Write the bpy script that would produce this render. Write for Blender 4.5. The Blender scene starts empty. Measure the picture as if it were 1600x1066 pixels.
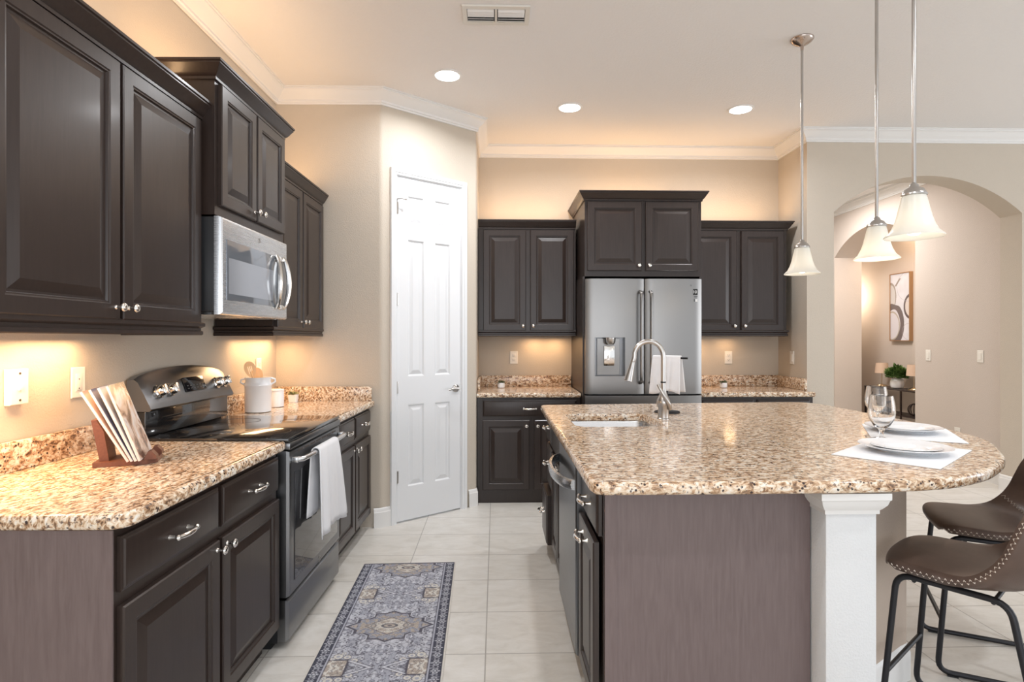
import bpy, bmesh, math, random
import numpy as np
from mathutils import Vector, Matrix
random.seed(4)
R = math.radians
C = bpy.context.scene.collection
SC = bpy.context.scene

# ------------------------------------------------------------------ camera
CH = 1.36
cam_d = bpy.data.cameras.new('camera'); cam = bpy.data.objects.new('camera', cam_d); C.objects.link(cam)
cam_d.sensor_width = 36.0; cam_d.lens = 36.0 * 915 / 1600
cam_d.shift_y = -4.0 / 1600
cam.location = (0, 0, CH)
cam.rotation_euler = (R(90), 0, -math.atan(25 / 915))
cam_d.clip_start = 0.05
SC.camera = cam
# ------------------------------------------------------------------ world, exposure
W = bpy.data.worlds.new('world'); SC.world = W; W.use_nodes = True
W.node_tree.nodes['Background'].inputs[0].default_value = (0.91, 0.95, 1.0, 1)
W.node_tree.nodes['Background'].inputs[1].default_value = 1.20
SC.view_settings.view_transform = 'Standard'; SC.view_settings.look = 'None'
SC.view_settings.gamma = 1.0; SC.view_settings.use_curve_mapping = False
SC.view_settings.exposure = 0.0

def area(name, loc, target, sx, sy, power, col=(1, 1, 1), spread=180, shape='RECTANGLE'):
    l = bpy.data.lights.new(name, 'AREA'); l.shape = shape; l.size = sx; l.size_y = sy
    l.energy = power; l.color = col; l.spread = R(spread)
    o = bpy.data.objects.new(name, l); C.objects.link(o); o.location = loc
    d = Vector(target) - Vector(loc); o.rotation_euler = d.to_track_quat('-Z', 'Y').to_euler()
    return o
WARM = (1.0, 0.62, 0.32); WARM2 = (1.0, 0.74, 0.5); DAY = (0.93, 0.96, 1.0); NEUT = (1.0, 0.97, 0.94); CAN = (0.95, 0.97, 1.0)
# daylight through the windows of the living side behind the camera
area('window_light', (-0.7, -3.0, 1.35), (-0.3, 3, 2.3), 1.5, 2.1, 26, DAY)
area('window_light', (1.5, -3.0, 1.35), (1.5, 3, 2.3), 1.9, 2.1, 30, DAY)
area('window_light', (6.9, 1.6, 1.5), (2.0, 2.6, 1.6), 2.6, 2.0, 60, DAY)
# ceiling downlights
CANS = [(-0.329, 3.973), (0.568, 4.50), (1.90, 4.50), (-0.33, 1.4), (0.6, 0.6), (2.6, 1.2)]
for cx, cy in CANS:
    area('downlight', (cx, cy, 3.105), (cx, cy, 0), 0.12, 0.12, 14, CAN, 160, 'DISK')
# rope lights on top of the wall cabinets and strips under them
# (placed with the left run further down through LP)

# ------------------------------------------------------------------ frames
A_ = R(1.3)
def LP(d, y, z=0.0):           # d = distance out of the left wall, y = along it
    ax, ay = math.sin(A_), math.cos(A_)
    return Vector((-1.605 + ax * (y - 3) + ay * d, 3 + ay * (y - 3) - ax * d, z))
LROT = R(90) - A_
for y0, y1, zz in ((1.6, 2.5, 2.42), (2.6, 3.3, 2.60), (3.45, 4.15, 2.42)):
    m = LP(0.17, (y0 + y1) / 2, zz); t = m + Vector((0, 0, 1))
    o = area('cabinet_top_light', m, t, 0.05, y1 - y0, 4.0 * (y1 - y0), WARM)
    o.rotation_euler = (R(180), 0, -A_)
for y, p in ((1.75, 8.5), (2.15, 3.0), (3.70, 1.9), (4.0, 2.6)):
    m = LP(0.10, y, 1.355); area('under_cabinet_light', m, m - Vector((0, 0, 1)), 0.12, 0.30, p * .8, WARM)
for x, p in ((0.35, .8), (0.55, .8), (1.80, 1.3), (2.15, .5)):
    area('under_cabinet_light', (x, 5.33, 1.365), (x, 5.33, 0), 0.1, 0.06, p, WARM)
for x, zz, w in ((0.28, 2.42, .8), (1.19, 2.57, .8), (2.13, 2.42, .8)):
    o = area('cabinet_top_light', (x, 5.27, zz), (x, 5.27, 4), w, 0.05, 3.6 * w, WARM)
area('hall_light', (3.75, 7.0, 3.1), (3.75, 7.0, 0), 0.8, 0.8, 62, (1, .96, .93))
for fy, fp in ((8.75, 13), (6.35, 9)):  # added fill lamps without fixtures, brightening the foyer wall
    fl = bpy.data.lights.new('foyer_fill', 'POINT'); fl.energy = fp; fl.color = (1, .84, .66); fl.shadow_soft_size = .12
    fo = bpy.data.objects.new('foyer_fill', fl); C.objects.link(fo); fo.location = (5.26, fy, 2.0)
area('foyer_light', (5.27, 7.3, 3.05), (5.27, 7.3, 0), 0.9, 0.3, 22, WARM2)

# ------------------------------------------------------------------ materials
def mat(name, col=(.8, .8, .8), rough=.5, metal=0., coat=0., spec=.5, emit=None, estr=0, trans=0, ior=1.45, alpha=1):
    m = bpy.data.materials.new(name); m.use_nodes = True
    b = m.node_tree.nodes['Principled BSDF']; i = b.inputs
    i['Base Color'].default_value = (*col, 1); i['Roughness'].default_value = rough
    i['Metallic'].default_value = metal; i['Coat Weight'].default_value = coat; i['Coat Roughness'].default_value = .15
    i['Specular IOR Level'].default_value = spec; i['IOR'].default_value = ior
    i['Transmission Weight'].default_value = trans
    if emit: i['Emission Color'].default_value = (*emit, 1); i['Emission Strength'].default_value = estr
    return m
class NT:
    def __init__(s, m): s.t = m.node_tree; s.b = s.t.nodes['Principled BSDF']
    def n(s, typ, **k):
        x = s.t.nodes.new(typ)
        for a, v in k.items(): setattr(x, a, v)
        return x
    def l(s, a, b): s.t.links.new(a, b)
    def coord(s, scale=(1, 1, 1), kind='Object', rot=(0, 0, 0)):
        c = s.n('ShaderNodeTexCoord'); m = s.n('ShaderNodeMapping'); m.inputs['Scale'].default_value = scale
        m.inputs['Rotation'].default_value = rot
        s.l(c.outputs[kind], m.inputs[0]); return m.outputs[0]
    def noise(s, v, scale, detail=4, rough=.5, dist=0):
        x = s.n('ShaderNodeTexNoise'); x.inputs['Scale'].default_value = scale; x.inputs['Detail'].default_value = detail
        x.inputs['Roughness'].default_value = rough; x.inputs['Distortion'].default_value = dist
        s.l(v, x.inputs['Vector']); return x.outputs['Fac']
    def voro(s, v, scale, feature='F1'):
        x = s.n('ShaderNodeTexVoronoi', feature=feature); x.inputs['Scale'].default_value = scale
        s.l(v, x.inputs['Vector']); return x
    def ramp(s, f, stops):
        x = s.n('ShaderNodeValToRGB'); e = x.color_ramp.elements
        while len(e) > 1: e.remove(e[-1])
        e[0].position, e[0].color = stops[0][0], (*stops[0][1], 1)
        for p, c in stops[1:]:
            k = e.new(p); k.color = (*c, 1)
        s.l(f, x.inputs[0]); return x.outputs[0]
    def mix(s, f, a, b, mode='MIX'):
        x = s.n('ShaderNodeMix', data_type='RGBA', blend_type=mode)
        if hasattr(f, 'type'): s.l(f, x.inputs[0])
        else: x.inputs[0].default_value = f
        for k, v in ((6, a), (7, b)):
            if hasattr(v, 'type'): s.l(v, x.inputs[k])
            else: x.inputs[k].default_value = (*v, 1)
        return x.outputs[2]
    def bump(s, h, strength, dist=.01):
        x = s.n('ShaderNodeBump'); x.inputs['Strength'].default_value = strength; x.inputs['Distance'].default_value = dist
        s.l(h, x.inputs['Height']); s.l(x.outputs[0], s.b.inputs['Normal'])
    def base(s, c): s.l(c, s.b.inputs['Base Color'])

def m_wood(name, c0, c1, rough=.33, scale=(14, 14, 1.2)):
    m = mat(name, rough=rough, coat=.12); n = NT(m)
    v = n.coord(scale)
    f = n.noise(v, 6, 6, .6, .4)
    f2 = n.noise(n.coord((1.5, 1.5, .8)), 2, 3)
    c = n.ramp(f, [(.3, c0), (.7, c1)])
    n.base(n.mix(f2, c, tuple((a + b) / 2 * 1.1 for a, b in zip(c0, c1))))
    n.bump(f, .04, .002); return m
M = {}
M['cab'] = m_wood('espresso_wood', (.018, .0110, .0088), (.036, .0238, .0195), .34)
M['panel'] = m_wood('espresso_panel_lit_colour', (.115, .083, .080), (.19, .145, .142), .40)  # end panels' bright reflection put into a lighter wood colour
M['walnut'] = m_wood('walnut', (.10, .032, .018), (.20, .075, .042), .5, (20, 4, 20))
M['spoon'] = m_wood('beech', (.80, .48, .22), (.88, .60, .34), .5)
M['frame_wood'] = m_wood('oak_frame', (.28, .15, .07), (.38, .22, .11), .5)
def m_wall(name, col, sc=130, st=.25):
    m = mat(name, col, .75, spec=.25); n = NT(m); v = n.coord()
    f = n.noise(v, sc, 3, .55); r = n.ramp(f, [(.42, (0, 0, 0)), (.6, (1, 1, 1))]); n.bump(r, st, .002); return m
M['wall'] = m_wall('greige_wall', (.57, .505, .425))
M['hallwall'] = m_wall('hall_wall', (.60, .53, .475))
M['ceil'] = m_wall('ceiling_paint', (.80, .78, .765), 70, .35)
M['column'] = m_wall('white_textured_paint', (.70, .71, .72), 130, .3)
M['knee'] = m_wall('taupe_wall', (.50, .41, .34))
M['trim'] = mat('white_trim', (.78, .77, .755), .4)
M['doorwhite'] = mat('door_white', (.76, .77, .785), .35)
def m_granite():
    m = mat('granite', rough=.11, spec=.55); n = NT(m)
    v = n.coord((1, 1, 1), rot=(.3, .2, .5)); vs = n.coord((.8, 1.7, 1.3), rot=(.2, .1, .35))
    a = n.noise(vs, 48, 4, .62, .5); b = n.noise(v, 11, 3, .5)
    c = n.ramp(a, [(.32, (.09, .05, .033)), (.41, (.33, .185, .10)), (.475, (.60, .41, .26)), (.54, (.80, .66, .50)), (.66, (.90, .86, .79))])
    c = n.mix(n.ramp(b, [(.40, (0, 0, 0)), (.75, (.28, .28, .28))]), c, (.66, .47, .31))
    vo = n.voro(v, 70); sp = n.ramp(vo.outputs['Distance'], [(.26, (1, 1, 1)), (.36, (0, 0, 0))])
    gate = n.ramp(n.noise(v, 38, 3, .6), [(.48, (0, 0, 0)), (.55, (1, 1, 1))])
    k = n.mix(1.0, sp, gate, 'MULTIPLY')
    c = n.mix(k, c, (.045, .03, .03))
    g2 = n.ramp(n.noise(v, 80, 4, .7), [(.585, (0, 0, 0)), (.64, (.9, .9, .9))])
    c = n.mix(g2, c, (.13, .08, .065))
    n.base(c); return m
M['granite'] = m_granite()
def m_tile():
    m = mat('porcelain_tile', rough=.32); n = NT(m)
    tc = n.n('ShaderNodeTexCoord'); sep = n.n('ShaderNodeSeparateXYZ'); n.l(tc.outputs['Object'], sep.inputs[0])
    def line(out, step, off):
        a = n.n('ShaderNodeMath', operation='ADD'); n.l(out, a.inputs[0]); a.inputs[1].default_value = off + 40 * step
        p = n.n('ShaderNodeMath', operation='PINGPONG'); n.l(a.outputs[0], p.inputs[0]); p.inputs[1].default_value = step / 2
        l = n.n('ShaderNodeMath', operation='LESS_THAN'); n.l(p.outputs[0], l.inputs[0]); l.inputs[1].default_value = .0028
        f = n.n('ShaderNodeMath', operation='DIVIDE'); n.l(a.outputs[0], f.inputs[0]); f.inputs[1].default_value = step
        g = n.n('ShaderNodeMath', operation='FLOOR'); n.l(f.outputs[0], g.inputs[0]); return l.outputs[0], g.outputs[0]
    lx, gx = line(sep.outputs[0], .4725, .045); ly, gy = line(sep.outputs[1], .3865, -4.072 + 11 * .3865)
    mx = n.n('ShaderNodeMath', operation='MAXIMUM'); n.l(lx, mx.inputs[0]); n.l(ly, mx.inputs[1])
    cmb = n.n('ShaderNodeCombineXYZ'); n.l(gx, cmb.inputs[0]); n.l(gy, cmb.inputs[1])
    wn = n.n('ShaderNodeTexWhiteNoise', noise_dimensions='3D'); n.l(cmb.outputs[0], wn.inputs['Vector'])
    v = n.coord((1, 2.2, 1)); a = n.noise(v, 6, 8, .68, .7)
    c = n.ramp(a, [(.3, (.62, .59, .54)), (.5, (.70, .675, .63)), (.72, (.77, .75, .715))])
    tint = n.ramp(wn.outputs['Value'], [(0, (.95, .94, .92)), (1, (1, 1, 1))])
    c = n.mix(1.0, c, tint, 'MULTIPLY')
    c = n.mix(mx.outputs[0], c, (.40, .375, .34)); n.base(c)
    inv = n.n('ShaderNodeMath', operation='SUBTRACT'); inv.inputs[0].default_value = 1; n.l(mx.outputs[0], inv.inputs[1])
    n.bump(inv.outputs[0], .3, .002); return m
M['tile'] = m_tile()
def m_brushed(name, col, rough, metal=1., sc=(1, 1, 120)):
    m = mat(name, col, rough, metal); n = NT(m); f = n.noise(n.coord(sc), 8, 3)
    r = n.n('ShaderNodeMapRange'); r.inputs[3].default_value = rough * .8; r.inputs[4].default_value = rough * 1.25
    n.l(f, r.inputs[0]); n.l(r.outputs[0], n.b.inputs['Roughness']); n.b.inputs['Anisotropic'].default_value = .5; return m
M['steel'] = m_brushed('stainless', (.72, .73, .745), .26)
M['blacksteel'] = m_brushed('black_stainless', (.24, .245, .255), .30)
M['fridge'] = m_brushed('fridge_steel', (.265, .256, .248), .30)
M['nickel'] = mat('brushed_nickel', (.52, .50, .48), .28, 1)
M['chrome'] = mat('polished_nickel', (.80, .78, .75), .12, 1)
M['bronze'] = mat('nickel_canopy', (.50, .42, .37), .2, 1)
M['blackmetal'] = mat('black_metal', (.03, .03, .034), .4, .6)
M['darkmetal'] = mat('dark_bronze', (.07, .05, .045), .4, .7)
M['blackplastic'] = mat('black_plastic', (.018, .019, .021), .4)
M['blackglass'] = mat('black_glass', (.012, .012, .013), .03, spec=.8, coat=.5)
M['greyglass'] = mat('tinted_glass', (.22, .24, .27), .06, .35, spec=.9)
M['burner'] = mat('burner_ring', (.10, .10, .10), .2)
M['ceramic'] = mat('white_ceramic', (.87, .88, .90), .16, coat=.4)
M['plastic'] = mat('white_plastic', (.82, .79, .73), .35)
M['slot'] = mat('dark_slot', (.08, .06, .05), .6)
M['paper'] = mat('paper', (.80, .76, .73), .6)
M['gold'] = mat('aged_brass', (.62, .50, .34), .25, 1)
M['shade_fabric'] = mat('linen_shade', (.66, .48, .36), .8)
M['stitch'] = mat('stitching', (.72, .64, .56), .8)
M['glass'] = mat('clear_glass', (1, 1, 1), .0, trans=1, ior=1.45)
M['emit'] = mat('lamp_lens', (1, 1, 1), .5, emit=(1, .98, .95), estr=9)
M['bulb'] = mat('bulb', (1, 1, 1), .5, emit=(1, .90, .76), estr=2.5)
M['led'] = mat('display', (.01, .01, .012), .1)
M['label_black'] = mat('label_black', (.01, .01, .01), .4)
M['label_white'] = mat('label_white', (.75, .75, .75), .5)
M['sink'] = m_brushed('sink_steel', (.72, .73, .75), .25)
def m_cloth():
    m = mat('white_cotton', (.80, .80, .82), .85); n = NT(m); n.b.inputs['Sheen Weight'].default_value = .3
    f = n.noise(n.coord(), 500, 2); n.bump(f, .3, .002); return m
M['cloth'] = m_cloth()
def m_mat():
    m = mat('woven_placemat', (.87, .88, .90), .8); n = NT(m)
    w = n.n('ShaderNodeTexWave'); w.inputs['Scale'].default_value = 22; n.l(n.coord(), w.inputs['Vector'])
    n.bump(w.outputs['Fac'], .5, .002); return m
M['placemat'] = m_mat()
def m_leather():
    m = mat('brown_leather', (.10, .062, .048), .36, spec=.5); n = NT(m)
    v = n.coord(); f = n.noise(v, 5, 5, .6); n.base(n.ramp(f, [(.3, (.068, .043, .034)), (.7, (.12, .078, .06))]))
    vo = n.voro(v, 320); n.bump(vo.outputs['Distance'], .12, .001); return m
M['leather'] = m_leather()
def m_leaf(name, a, b):
    m = mat(name, a, .5); n = NT(m); n.base(n.ramp(n.noise(n.coord(), 40, 2), [(.35, a), (.65, b)])); return m
M['leaf'] = m_leaf('green_leaf', (.035, .09, .02), (.14, .24, .06))
M['sage'] = m_leaf('sage_leaf', (.20, .20, .07), (.42, .42, .20))
M['moss'] = m_leaf('dark_leaf', (.06, .08, .04), (.16, .18, .09))
def m_attr(name, rough, fine=0):
    m = mat(name, rough=rough); n = NT(m); a = n.n('ShaderNodeAttribute'); a.attribute_name = 'pattern'
    n.base(a.outputs['Color'])
    if fine: n.bump(n.noise(n.coord(), 700, 2), .4, .003)
    return m
M['rug'] = m_attr('woven_rug', .9, 1); M['art'] = m_attr('painted_canvas', .7)
def m_cover():
    m = mat('photo_cover', rough=.25, coat=.4); n = NT(m)
    f = n.noise(n.coord((1, 1, 1)), 9, 3, .5, 1.2)
    n.base(n.ramp(f, [(.34, (.09, .045, .03)), (.44, (.34, .20, .14)), (.50, (.75, .55, .42)), (.58, (.86, .82, .80)), (.7, (.45, .30, .22))])); return m
M['cover'] = m_cover()
def m_frost():
    m = bpy.data.materials.new('frosted_glass'); m.use_nodes = True; t = m.node_tree; b = t.nodes['Principled BSDF']
    b.inputs['Base Color'].default_value = (.84, .87, .86, 1); b.inputs['Roughness'].default_value = .3
    tr = t.nodes.new('ShaderNodeBsdfTranslucent'); tr.inputs[0].default_value = (1, .93, .82, 1)
    mx = t.nodes.new('ShaderNodeMixShader'); mx.inputs[0].default_value = .38
    t.links.new(b.outputs[0], mx.inputs[1]); t.links.new(tr.outputs[0], mx.inputs[2])
    t.links.new(mx.outputs[0], t.nodes['Material Output'].inputs[0]); return m
M['frost'] = m_frost()

# ------------------------------------------------------------------ mesh helpers
class MB:
    def __init__(s): s.b = bmesh.new()
    def quadring(s, r0, r1, closed=True):
        n = len(r0)
        for i in range(n if closed else n - 1):
            j = (i + 1) % n
            try: s.b.faces.new((r0[i], r0[j], r1[j], r1[i]))
            except ValueError: pass
    def ring(s, pts): return [s.b.verts.new(p) for p in pts]
    def fill(s, r):
        try: return s.b.faces.new(r)
        except ValueError: return None
    def box(s, x0, x1, y0, y1, z0, z1, bev=0.0, mtx=None, seg=2):
        t = bmesh.new(); bmesh.ops.create_cube(t, size=1)
        for v in t.verts: v.co = Vector(((x0 + x1) / 2 + v.co.x * (x1 - x0), (y0 + y1) / 2 + v.co.y * (y1 - y0), (z0 + z1) / 2 + v.co.z * (z1 - z0)))
        if bev > 0: bmesh.ops.bevel(t, geom=t.edges[:], offset=bev, segments=seg, affect='EDGES', profile=.5)
        if mtx is not None: bmesh.ops.transform(t, matrix=mtx, verts=t.verts)
        s.merge(t); return s
    def merge(s, t):
        m = {}
        for v in t.verts: m[v] = s.b.verts.new(v.co)
        for f in t.faces:
            try: s.b.faces.new([m[v] for v in f.verts])
            except ValueError: pass
        t.free()
    def tube(s, pts, r, n=10, closed=False, caps=True):
        pts = [Vector(p) for p in pts]; N = len(pts)
        rr = r if isinstance(r, (list, tuple)) else [r] * N
        rings = []; up = None
        for i, p in enumerate(pts):
            a = pts[(i - 1) % N] if (closed or i > 0) else p; b = pts[(i + 1) % N] if (closed or i < N - 1) else p
            t = (b - a).normalized()
            if up is None:
                up = Vector((0, 0, 1)) if abs(t.z) < .9 else Vector((1, 0, 0))
            u = (up - t * up.dot(t))
            if u.length < 1e-5: u = t.orthogonal()
            u.normalize(); w = t.cross(u); up = u
            rings.append(s.ring([p + (u * math.cos(2 * math.pi * k / n) + w * math.sin(2 * math.pi * k / n)) * rr[i] for k in range(n)]))
        for i in range(N if closed else N - 1): s.quadring(rings[i], rings[(i + 1) % N])
        if caps and not closed: s.fill(rings[0][::-1]); s.fill(rings[-1])
        return s
    def lathe(s, prof, n=24, mtx=None, cap0=True, cap1=True):
        rings = []
        for r, h in prof:
            pts = [Vector((r * math.cos(2 * math.pi * k / n), r * math.sin(2 * math.pi * k / n), h)) for k in range(n)]
            if mtx is not None: pts = [mtx @ p for p in pts]
            rings.append(s.ring(pts))
        for a, b in zip(rings, rings[1:]): s.quadring(a, b)
        if cap0: s.fill(rings[0][::-1])
        if cap1: s.fill(rings[-1])
        return s
    def panel(s, x0, x1, z0, z1, rings, cap_back=True):
        """front faces -y; rings = (inset, y)"""
        rs = [s.ring([(x0 + i, y, z0 + i), (x1 - i, y, z0 + i), (x1 - i, y, z1 - i), (x0 + i, y, z1 - i)]) for i, y in rings]
        for a, b in zip(rs, rs[1:]): s.quadring(a, b)
        s.fill(rs[-1])
        if cap_back: s.fill(rs[0][::-1])
        return s
    def prism(s, outline, f0, f1):
        a = s.ring([f0(*p) for p in outline]); b = s.ring([f1(*p) for p in outline])
        s.quadring(a, b)
        fa = s.fill(a[::-1]); fb = s.fill(b)
        for f in (fa, fb): f.normal_update()
        bmesh.ops.triangulate(s.b, faces=[fa, fb]); return s
    def sweep(s, path, prof, closed_prof=False, closed=False):
        """path 2d, prof (n,z); n to the right of travel"""
        P = [Vector(p) for p in path]; N = len(P); D = []
        for i in range(N - (0 if closed else 1)): D.append((P[(i + 1) % N] - P[i]).normalized())
        nr = lambda d: Vector((d.y, -d.x)); rings = []
        for i in range(N):
            if closed: a, b = nr(D[i - 1]), nr(D[i])
            else: a, b = nr(D[max(i - 1, 0)]), nr(D[min(i, N - 2)])
            m = (a + b) / (1 + a.dot(b))
            rings.append(s.ring([(P[i].x + m.x * n, P[i].y + m.y * n, z) for n, z in prof]))
        for i in range(N if closed else N - 1): s.quadring(rings[i], rings[(i + 1) % N], closed_prof)
        if closed_prof and not closed:
            s.fill(rings[0][::-1]); s.fill(rings[-1])
        return s
def ob(name, mb, material, parent=None, smooth=35, loc=None, rot=None, recalc=True):
    b = mb.b if isinstance(mb, MB) else mb
    if recalc: bmesh.ops.recalc_face_normals(b, faces=b.faces[:])
    me = bpy.data.meshes.new(name); b.to_mesh(me); b.free()
    me.materials.append(M[material] if isinstance(material, str) else material)
    if smooth:
        me.shade_smooth(); me.set_sharp_from_angle(angle=R(smooth))
    o = bpy.data.objects.new(name, me); C.objects.link(o)
    if parent: o.parent = parent
    if loc: o.location = loc
    if rot: o.rotation_euler = rot
    return o
def thing(name, label, cat, loc=(0, 0, 0), rz=0, group=None):
    o = bpy.data.objects.new(name, None); o.empty_display_size = .1; C.objects.link(o)
    o.location = loc; o.rotation_euler = (0, 0, rz); tag(o, label, cat, group); return o
def tag(o, label, cat, group=None):
    o['label'] = label; o['category'] = cat
    if group: o['group'] = group
    return o
def struct(name, mb, material, smooth=35, parent=None):
    o = ob(name, mb, material, parent, smooth)
    if parent is None: o['kind'] = 'structure'
    return o
def text_mesh(name, txt, size, material, parent, loc, rot, ext=.0006):
    cu = bpy.data.curves.new(name, 'FONT'); cu.body = txt; cu.size = size; cu.extrude = ext; cu.align_x = 'CENTER'; cu.align_y = 'CENTER'
    t = bpy.data.objects.new(name, cu); C.objects.link(t)
    dg = bpy.context.evaluated_depsgraph_get(); me = bpy.data.meshes.new_from_object(t.evaluated_get(dg))
    bpy.data.objects.remove(t); bpy.data.curves.remove(cu)
    me.materials.clear(); me.materials.append(M[material])
    o = bpy.data.objects.new(name, me); C.objects.link(o); o.parent = parent; o.location = loc; o.rotation_euler = rot; return o
def arc(cx, cy, r, a0, a1, n): return [(cx + r * math.cos(R(a0 + (a1 - a0) * i / n)), cy + r * math.sin(R(a0 + (a1 - a0) * i / n))) for i in range(n + 1)]
def rrect(x0, x1, y0, y1, r, n=5):
    return arc(x1 - r, y0 + r, r, -90, 0, n) + arc(x1 - r, y1 - r, r, 0, 90, n) + arc(x0 + r, y1 - r, r, 90, 180, n) + arc(x0 + r, y0 + r, r, 180, 270, n)
def catmull(pts, n=8, closed=False):
    P = [Vector(p) for p in pts]; out = []; N = len(P)
    for i in range(N if closed else N - 1):
        g = (lambda k: P[k % N]) if closed else (lambda k: P[min(max(k, 0), N - 1)])
        p0, p1, p2, p3 = g(i - 1), g(i), g(i + 1), g(i + 2)
        for k in range(n):
            t = k / n
            out.append(.5 * ((2 * p1) + (p2 - p0) * t + (2 * p0 - 5 * p1 + 4 * p2 - p3) * t * t + (3 * p1 - p0 - 3 * p2 + p3) * t ** 3))
    if not closed: out.append(P[-1])
    return out
def loft_outline(mb, outline, steps, inward):
    """outline 2D CCW; steps (inset, z); returns last ring"""
    N = len(outline); P = [Vector(p) for p in outline]; nrm = []
    for i in range(N):
        d = (P[(i + 1) % N] - P[i - 1]).normalized(); nrm.append(Vector((-d.y, d.x)) * inward)
    rings = [mb.ring([(P[i].x + nrm[i].x * ins, P[i].y + nrm[i].y * ins, z) for i in range(N)]) for ins, z in steps]
    for a, b in zip(rings, rings[1:]): mb.quadring(a, b)
    return rings

# ------------------------------------------------------------------ room shell
CZ = 3.14
b = MB(); b.box(-2.2, 8.2, -3.4, 10.2, -.1, 0); struct('floor', b, 'tile', 0)
b = MB(); b.box(-2.2, 8.2, -3.4, 10.2, CZ, CZ + .1); struct('ceiling', b, 'ceil', 0)
def wallprof(z0, z1, t=.12): return [(0, z0), (0, z1), (-t, z1), (-t, z0)]
pl0 = LP(0, -3.3); pl1 = LP(0, 4.252)
b = MB(); b.sweep([(pl0.x, pl0.y), (pl1.x, 4.40)], wallprof(0, CZ), True); struct('wall_left', b, 'wall', 20)
PA = Vector((-.827, 4.242)); PB = Vector((-.161, 4.774)); PD = (PB - PA).normalized(); PN = Vector((PD.y, -PD.x))
def PP(u, n=0): return PA + PD * u + PN * n
def rounded(p0, p1, p2, r=.02, n=4):
    a = (p0 - p1).normalized(); c = (p2 - p1).normalized(); s, e = p1 + a * r, p1 + c * r
    return [s * (1 - t) ** 2 + p1 * 2 * t * (1 - t) + e * t * t for t in [i / n for i in range(n + 1)]]
U0, U1, DT = .112, .702, 2.562
b = MB()
path1 = [Vector((pl1.x - .05, 4.252))] + rounded(Vector((-1.5, 4.252)), PA, PB) + [PP(U0)]
path3 = [PP(U1)] + rounded(PA, PB, Vector((-.161, 5.5))) + [Vector((-.161, 5.50))]
b.sweep(path1, wallprof(0, CZ), True); b.sweep(path3, wallprof(0, CZ), True); b.sweep([PP(U0), PP(U1)], wallprof(DT, CZ), True)
struct('wall_pantry', b, 'wall', 40)
b = MB(); b.box(-.2, 2.70, 5.45, 5.57, 0, CZ); struct('wall_back', b, 'wall', 0)
# arch wall
AY0, AY1 = 4.94, 5.16
def arch_pts(a0, a1, zs, za, n=28):
    h = za - zs; w = (a1 - a0) / 2; r = (w * w + h * h) / (2 * h); cx = (a0 + a1) / 2; cz = za - r; th = math.degrees(math.asin(w / r))
    return [(cx + r * math.sin(R(-th + 2 * th * i / n)), cz + r * math.cos(R(-th + 2 * th * i / n))) for i in range(n + 1)]
b = MB(); out = [(2.66, 0), (2.894, 0)] + arch_pts(2.894, 4.546, 2.445, 2.760) + [(4.546, 0), (8.1, 0), (8.1, CZ), (2.66, CZ)]
b.prism(out, lambda x, z: (x, AY0, z), lambda x, z: (x, AY1, z)); struct('wall_arch', b, 'wall', 30)
b = MB(); b.box(2.66, 2.79, 5.16, 10.0, 0, CZ); struct('wall_right', b, 'wall', 0)
HX = 4.67
b = MB(); out = [(5.16, 0), (6.401, 0)] + arch_pts(6.401, 7.956, 2.473, 2.775) + [(7.956, 0), (10.0, 0), (10.0, CZ), (5.16, CZ)]
b.prism(out, lambda y, z: (HX, y, z), lambda y, z: (5.05, y, z)); struct('wall_hall', b, 'hallwall', 30)
b = MB(); b.box(5.50, 5.62, 5.2, 10.0, 0, CZ); struct('wall_foyer', b, 'hallwall', 0)
b = MB(); b.box(2.7, 5.6, 10.0, 10.12, 0, CZ); struct('wall_end', b, 'hallwall', 0)
# crown moulding
CB = 3.04
cp = [(0, CB), (.012, CB), (.012, CB + .012), (.020, CB + .016), (.020, CB + .030), (.032, CB + .040), (.050, CB + .052), (.066, CB + .070), (.078, CB + .080), (.084, CB + .082), (.084, CB + .092), (.094, CB + .092), (.094, CZ)]
room = [(pl0.x, pl0.y), (pl1.x, 4.252), tuple(PA), tuple(PB), (-.161, 5.45), (2.66, 5.45), (2.66, AY0), (8.1, AY0)]
b = MB(); b.sweep(room, cp); struct('trim_1', b, 'trim', 25)
b = MB(); b.sweep([(HX, 10.0), (HX, 5.16)], cp); struct('trim_2', b, 'trim', 25)
bp = [(0, 0), (.014, 0), (.014, .108), (.010, .116), (.010, .122), (.006, .134), (0, .140)]
b = MB(); b.sweep([LP(.70, 4.242)[:2], tuple(PA), tuple(PP(.075))], bp); struct('baseboard_pantry', b, 'trim', 25)
b = MB(); b.sweep([tuple(PP(.773)), tuple(PB), (-.161, 4.80)], bp); struct('baseboard_back', b, 'trim', 25)
b = MB(); b.sweep([(4.546, AY0 + .22), (4.546, AY0), (8.1, AY0)], bp); struct('baseboard_arch', b, 'trim', 25)
b = MB(); b.sweep([(HX, 6.40), (HX, 5.16)], bp); struct('baseboard_hall', b, 'trim', 25)

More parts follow.
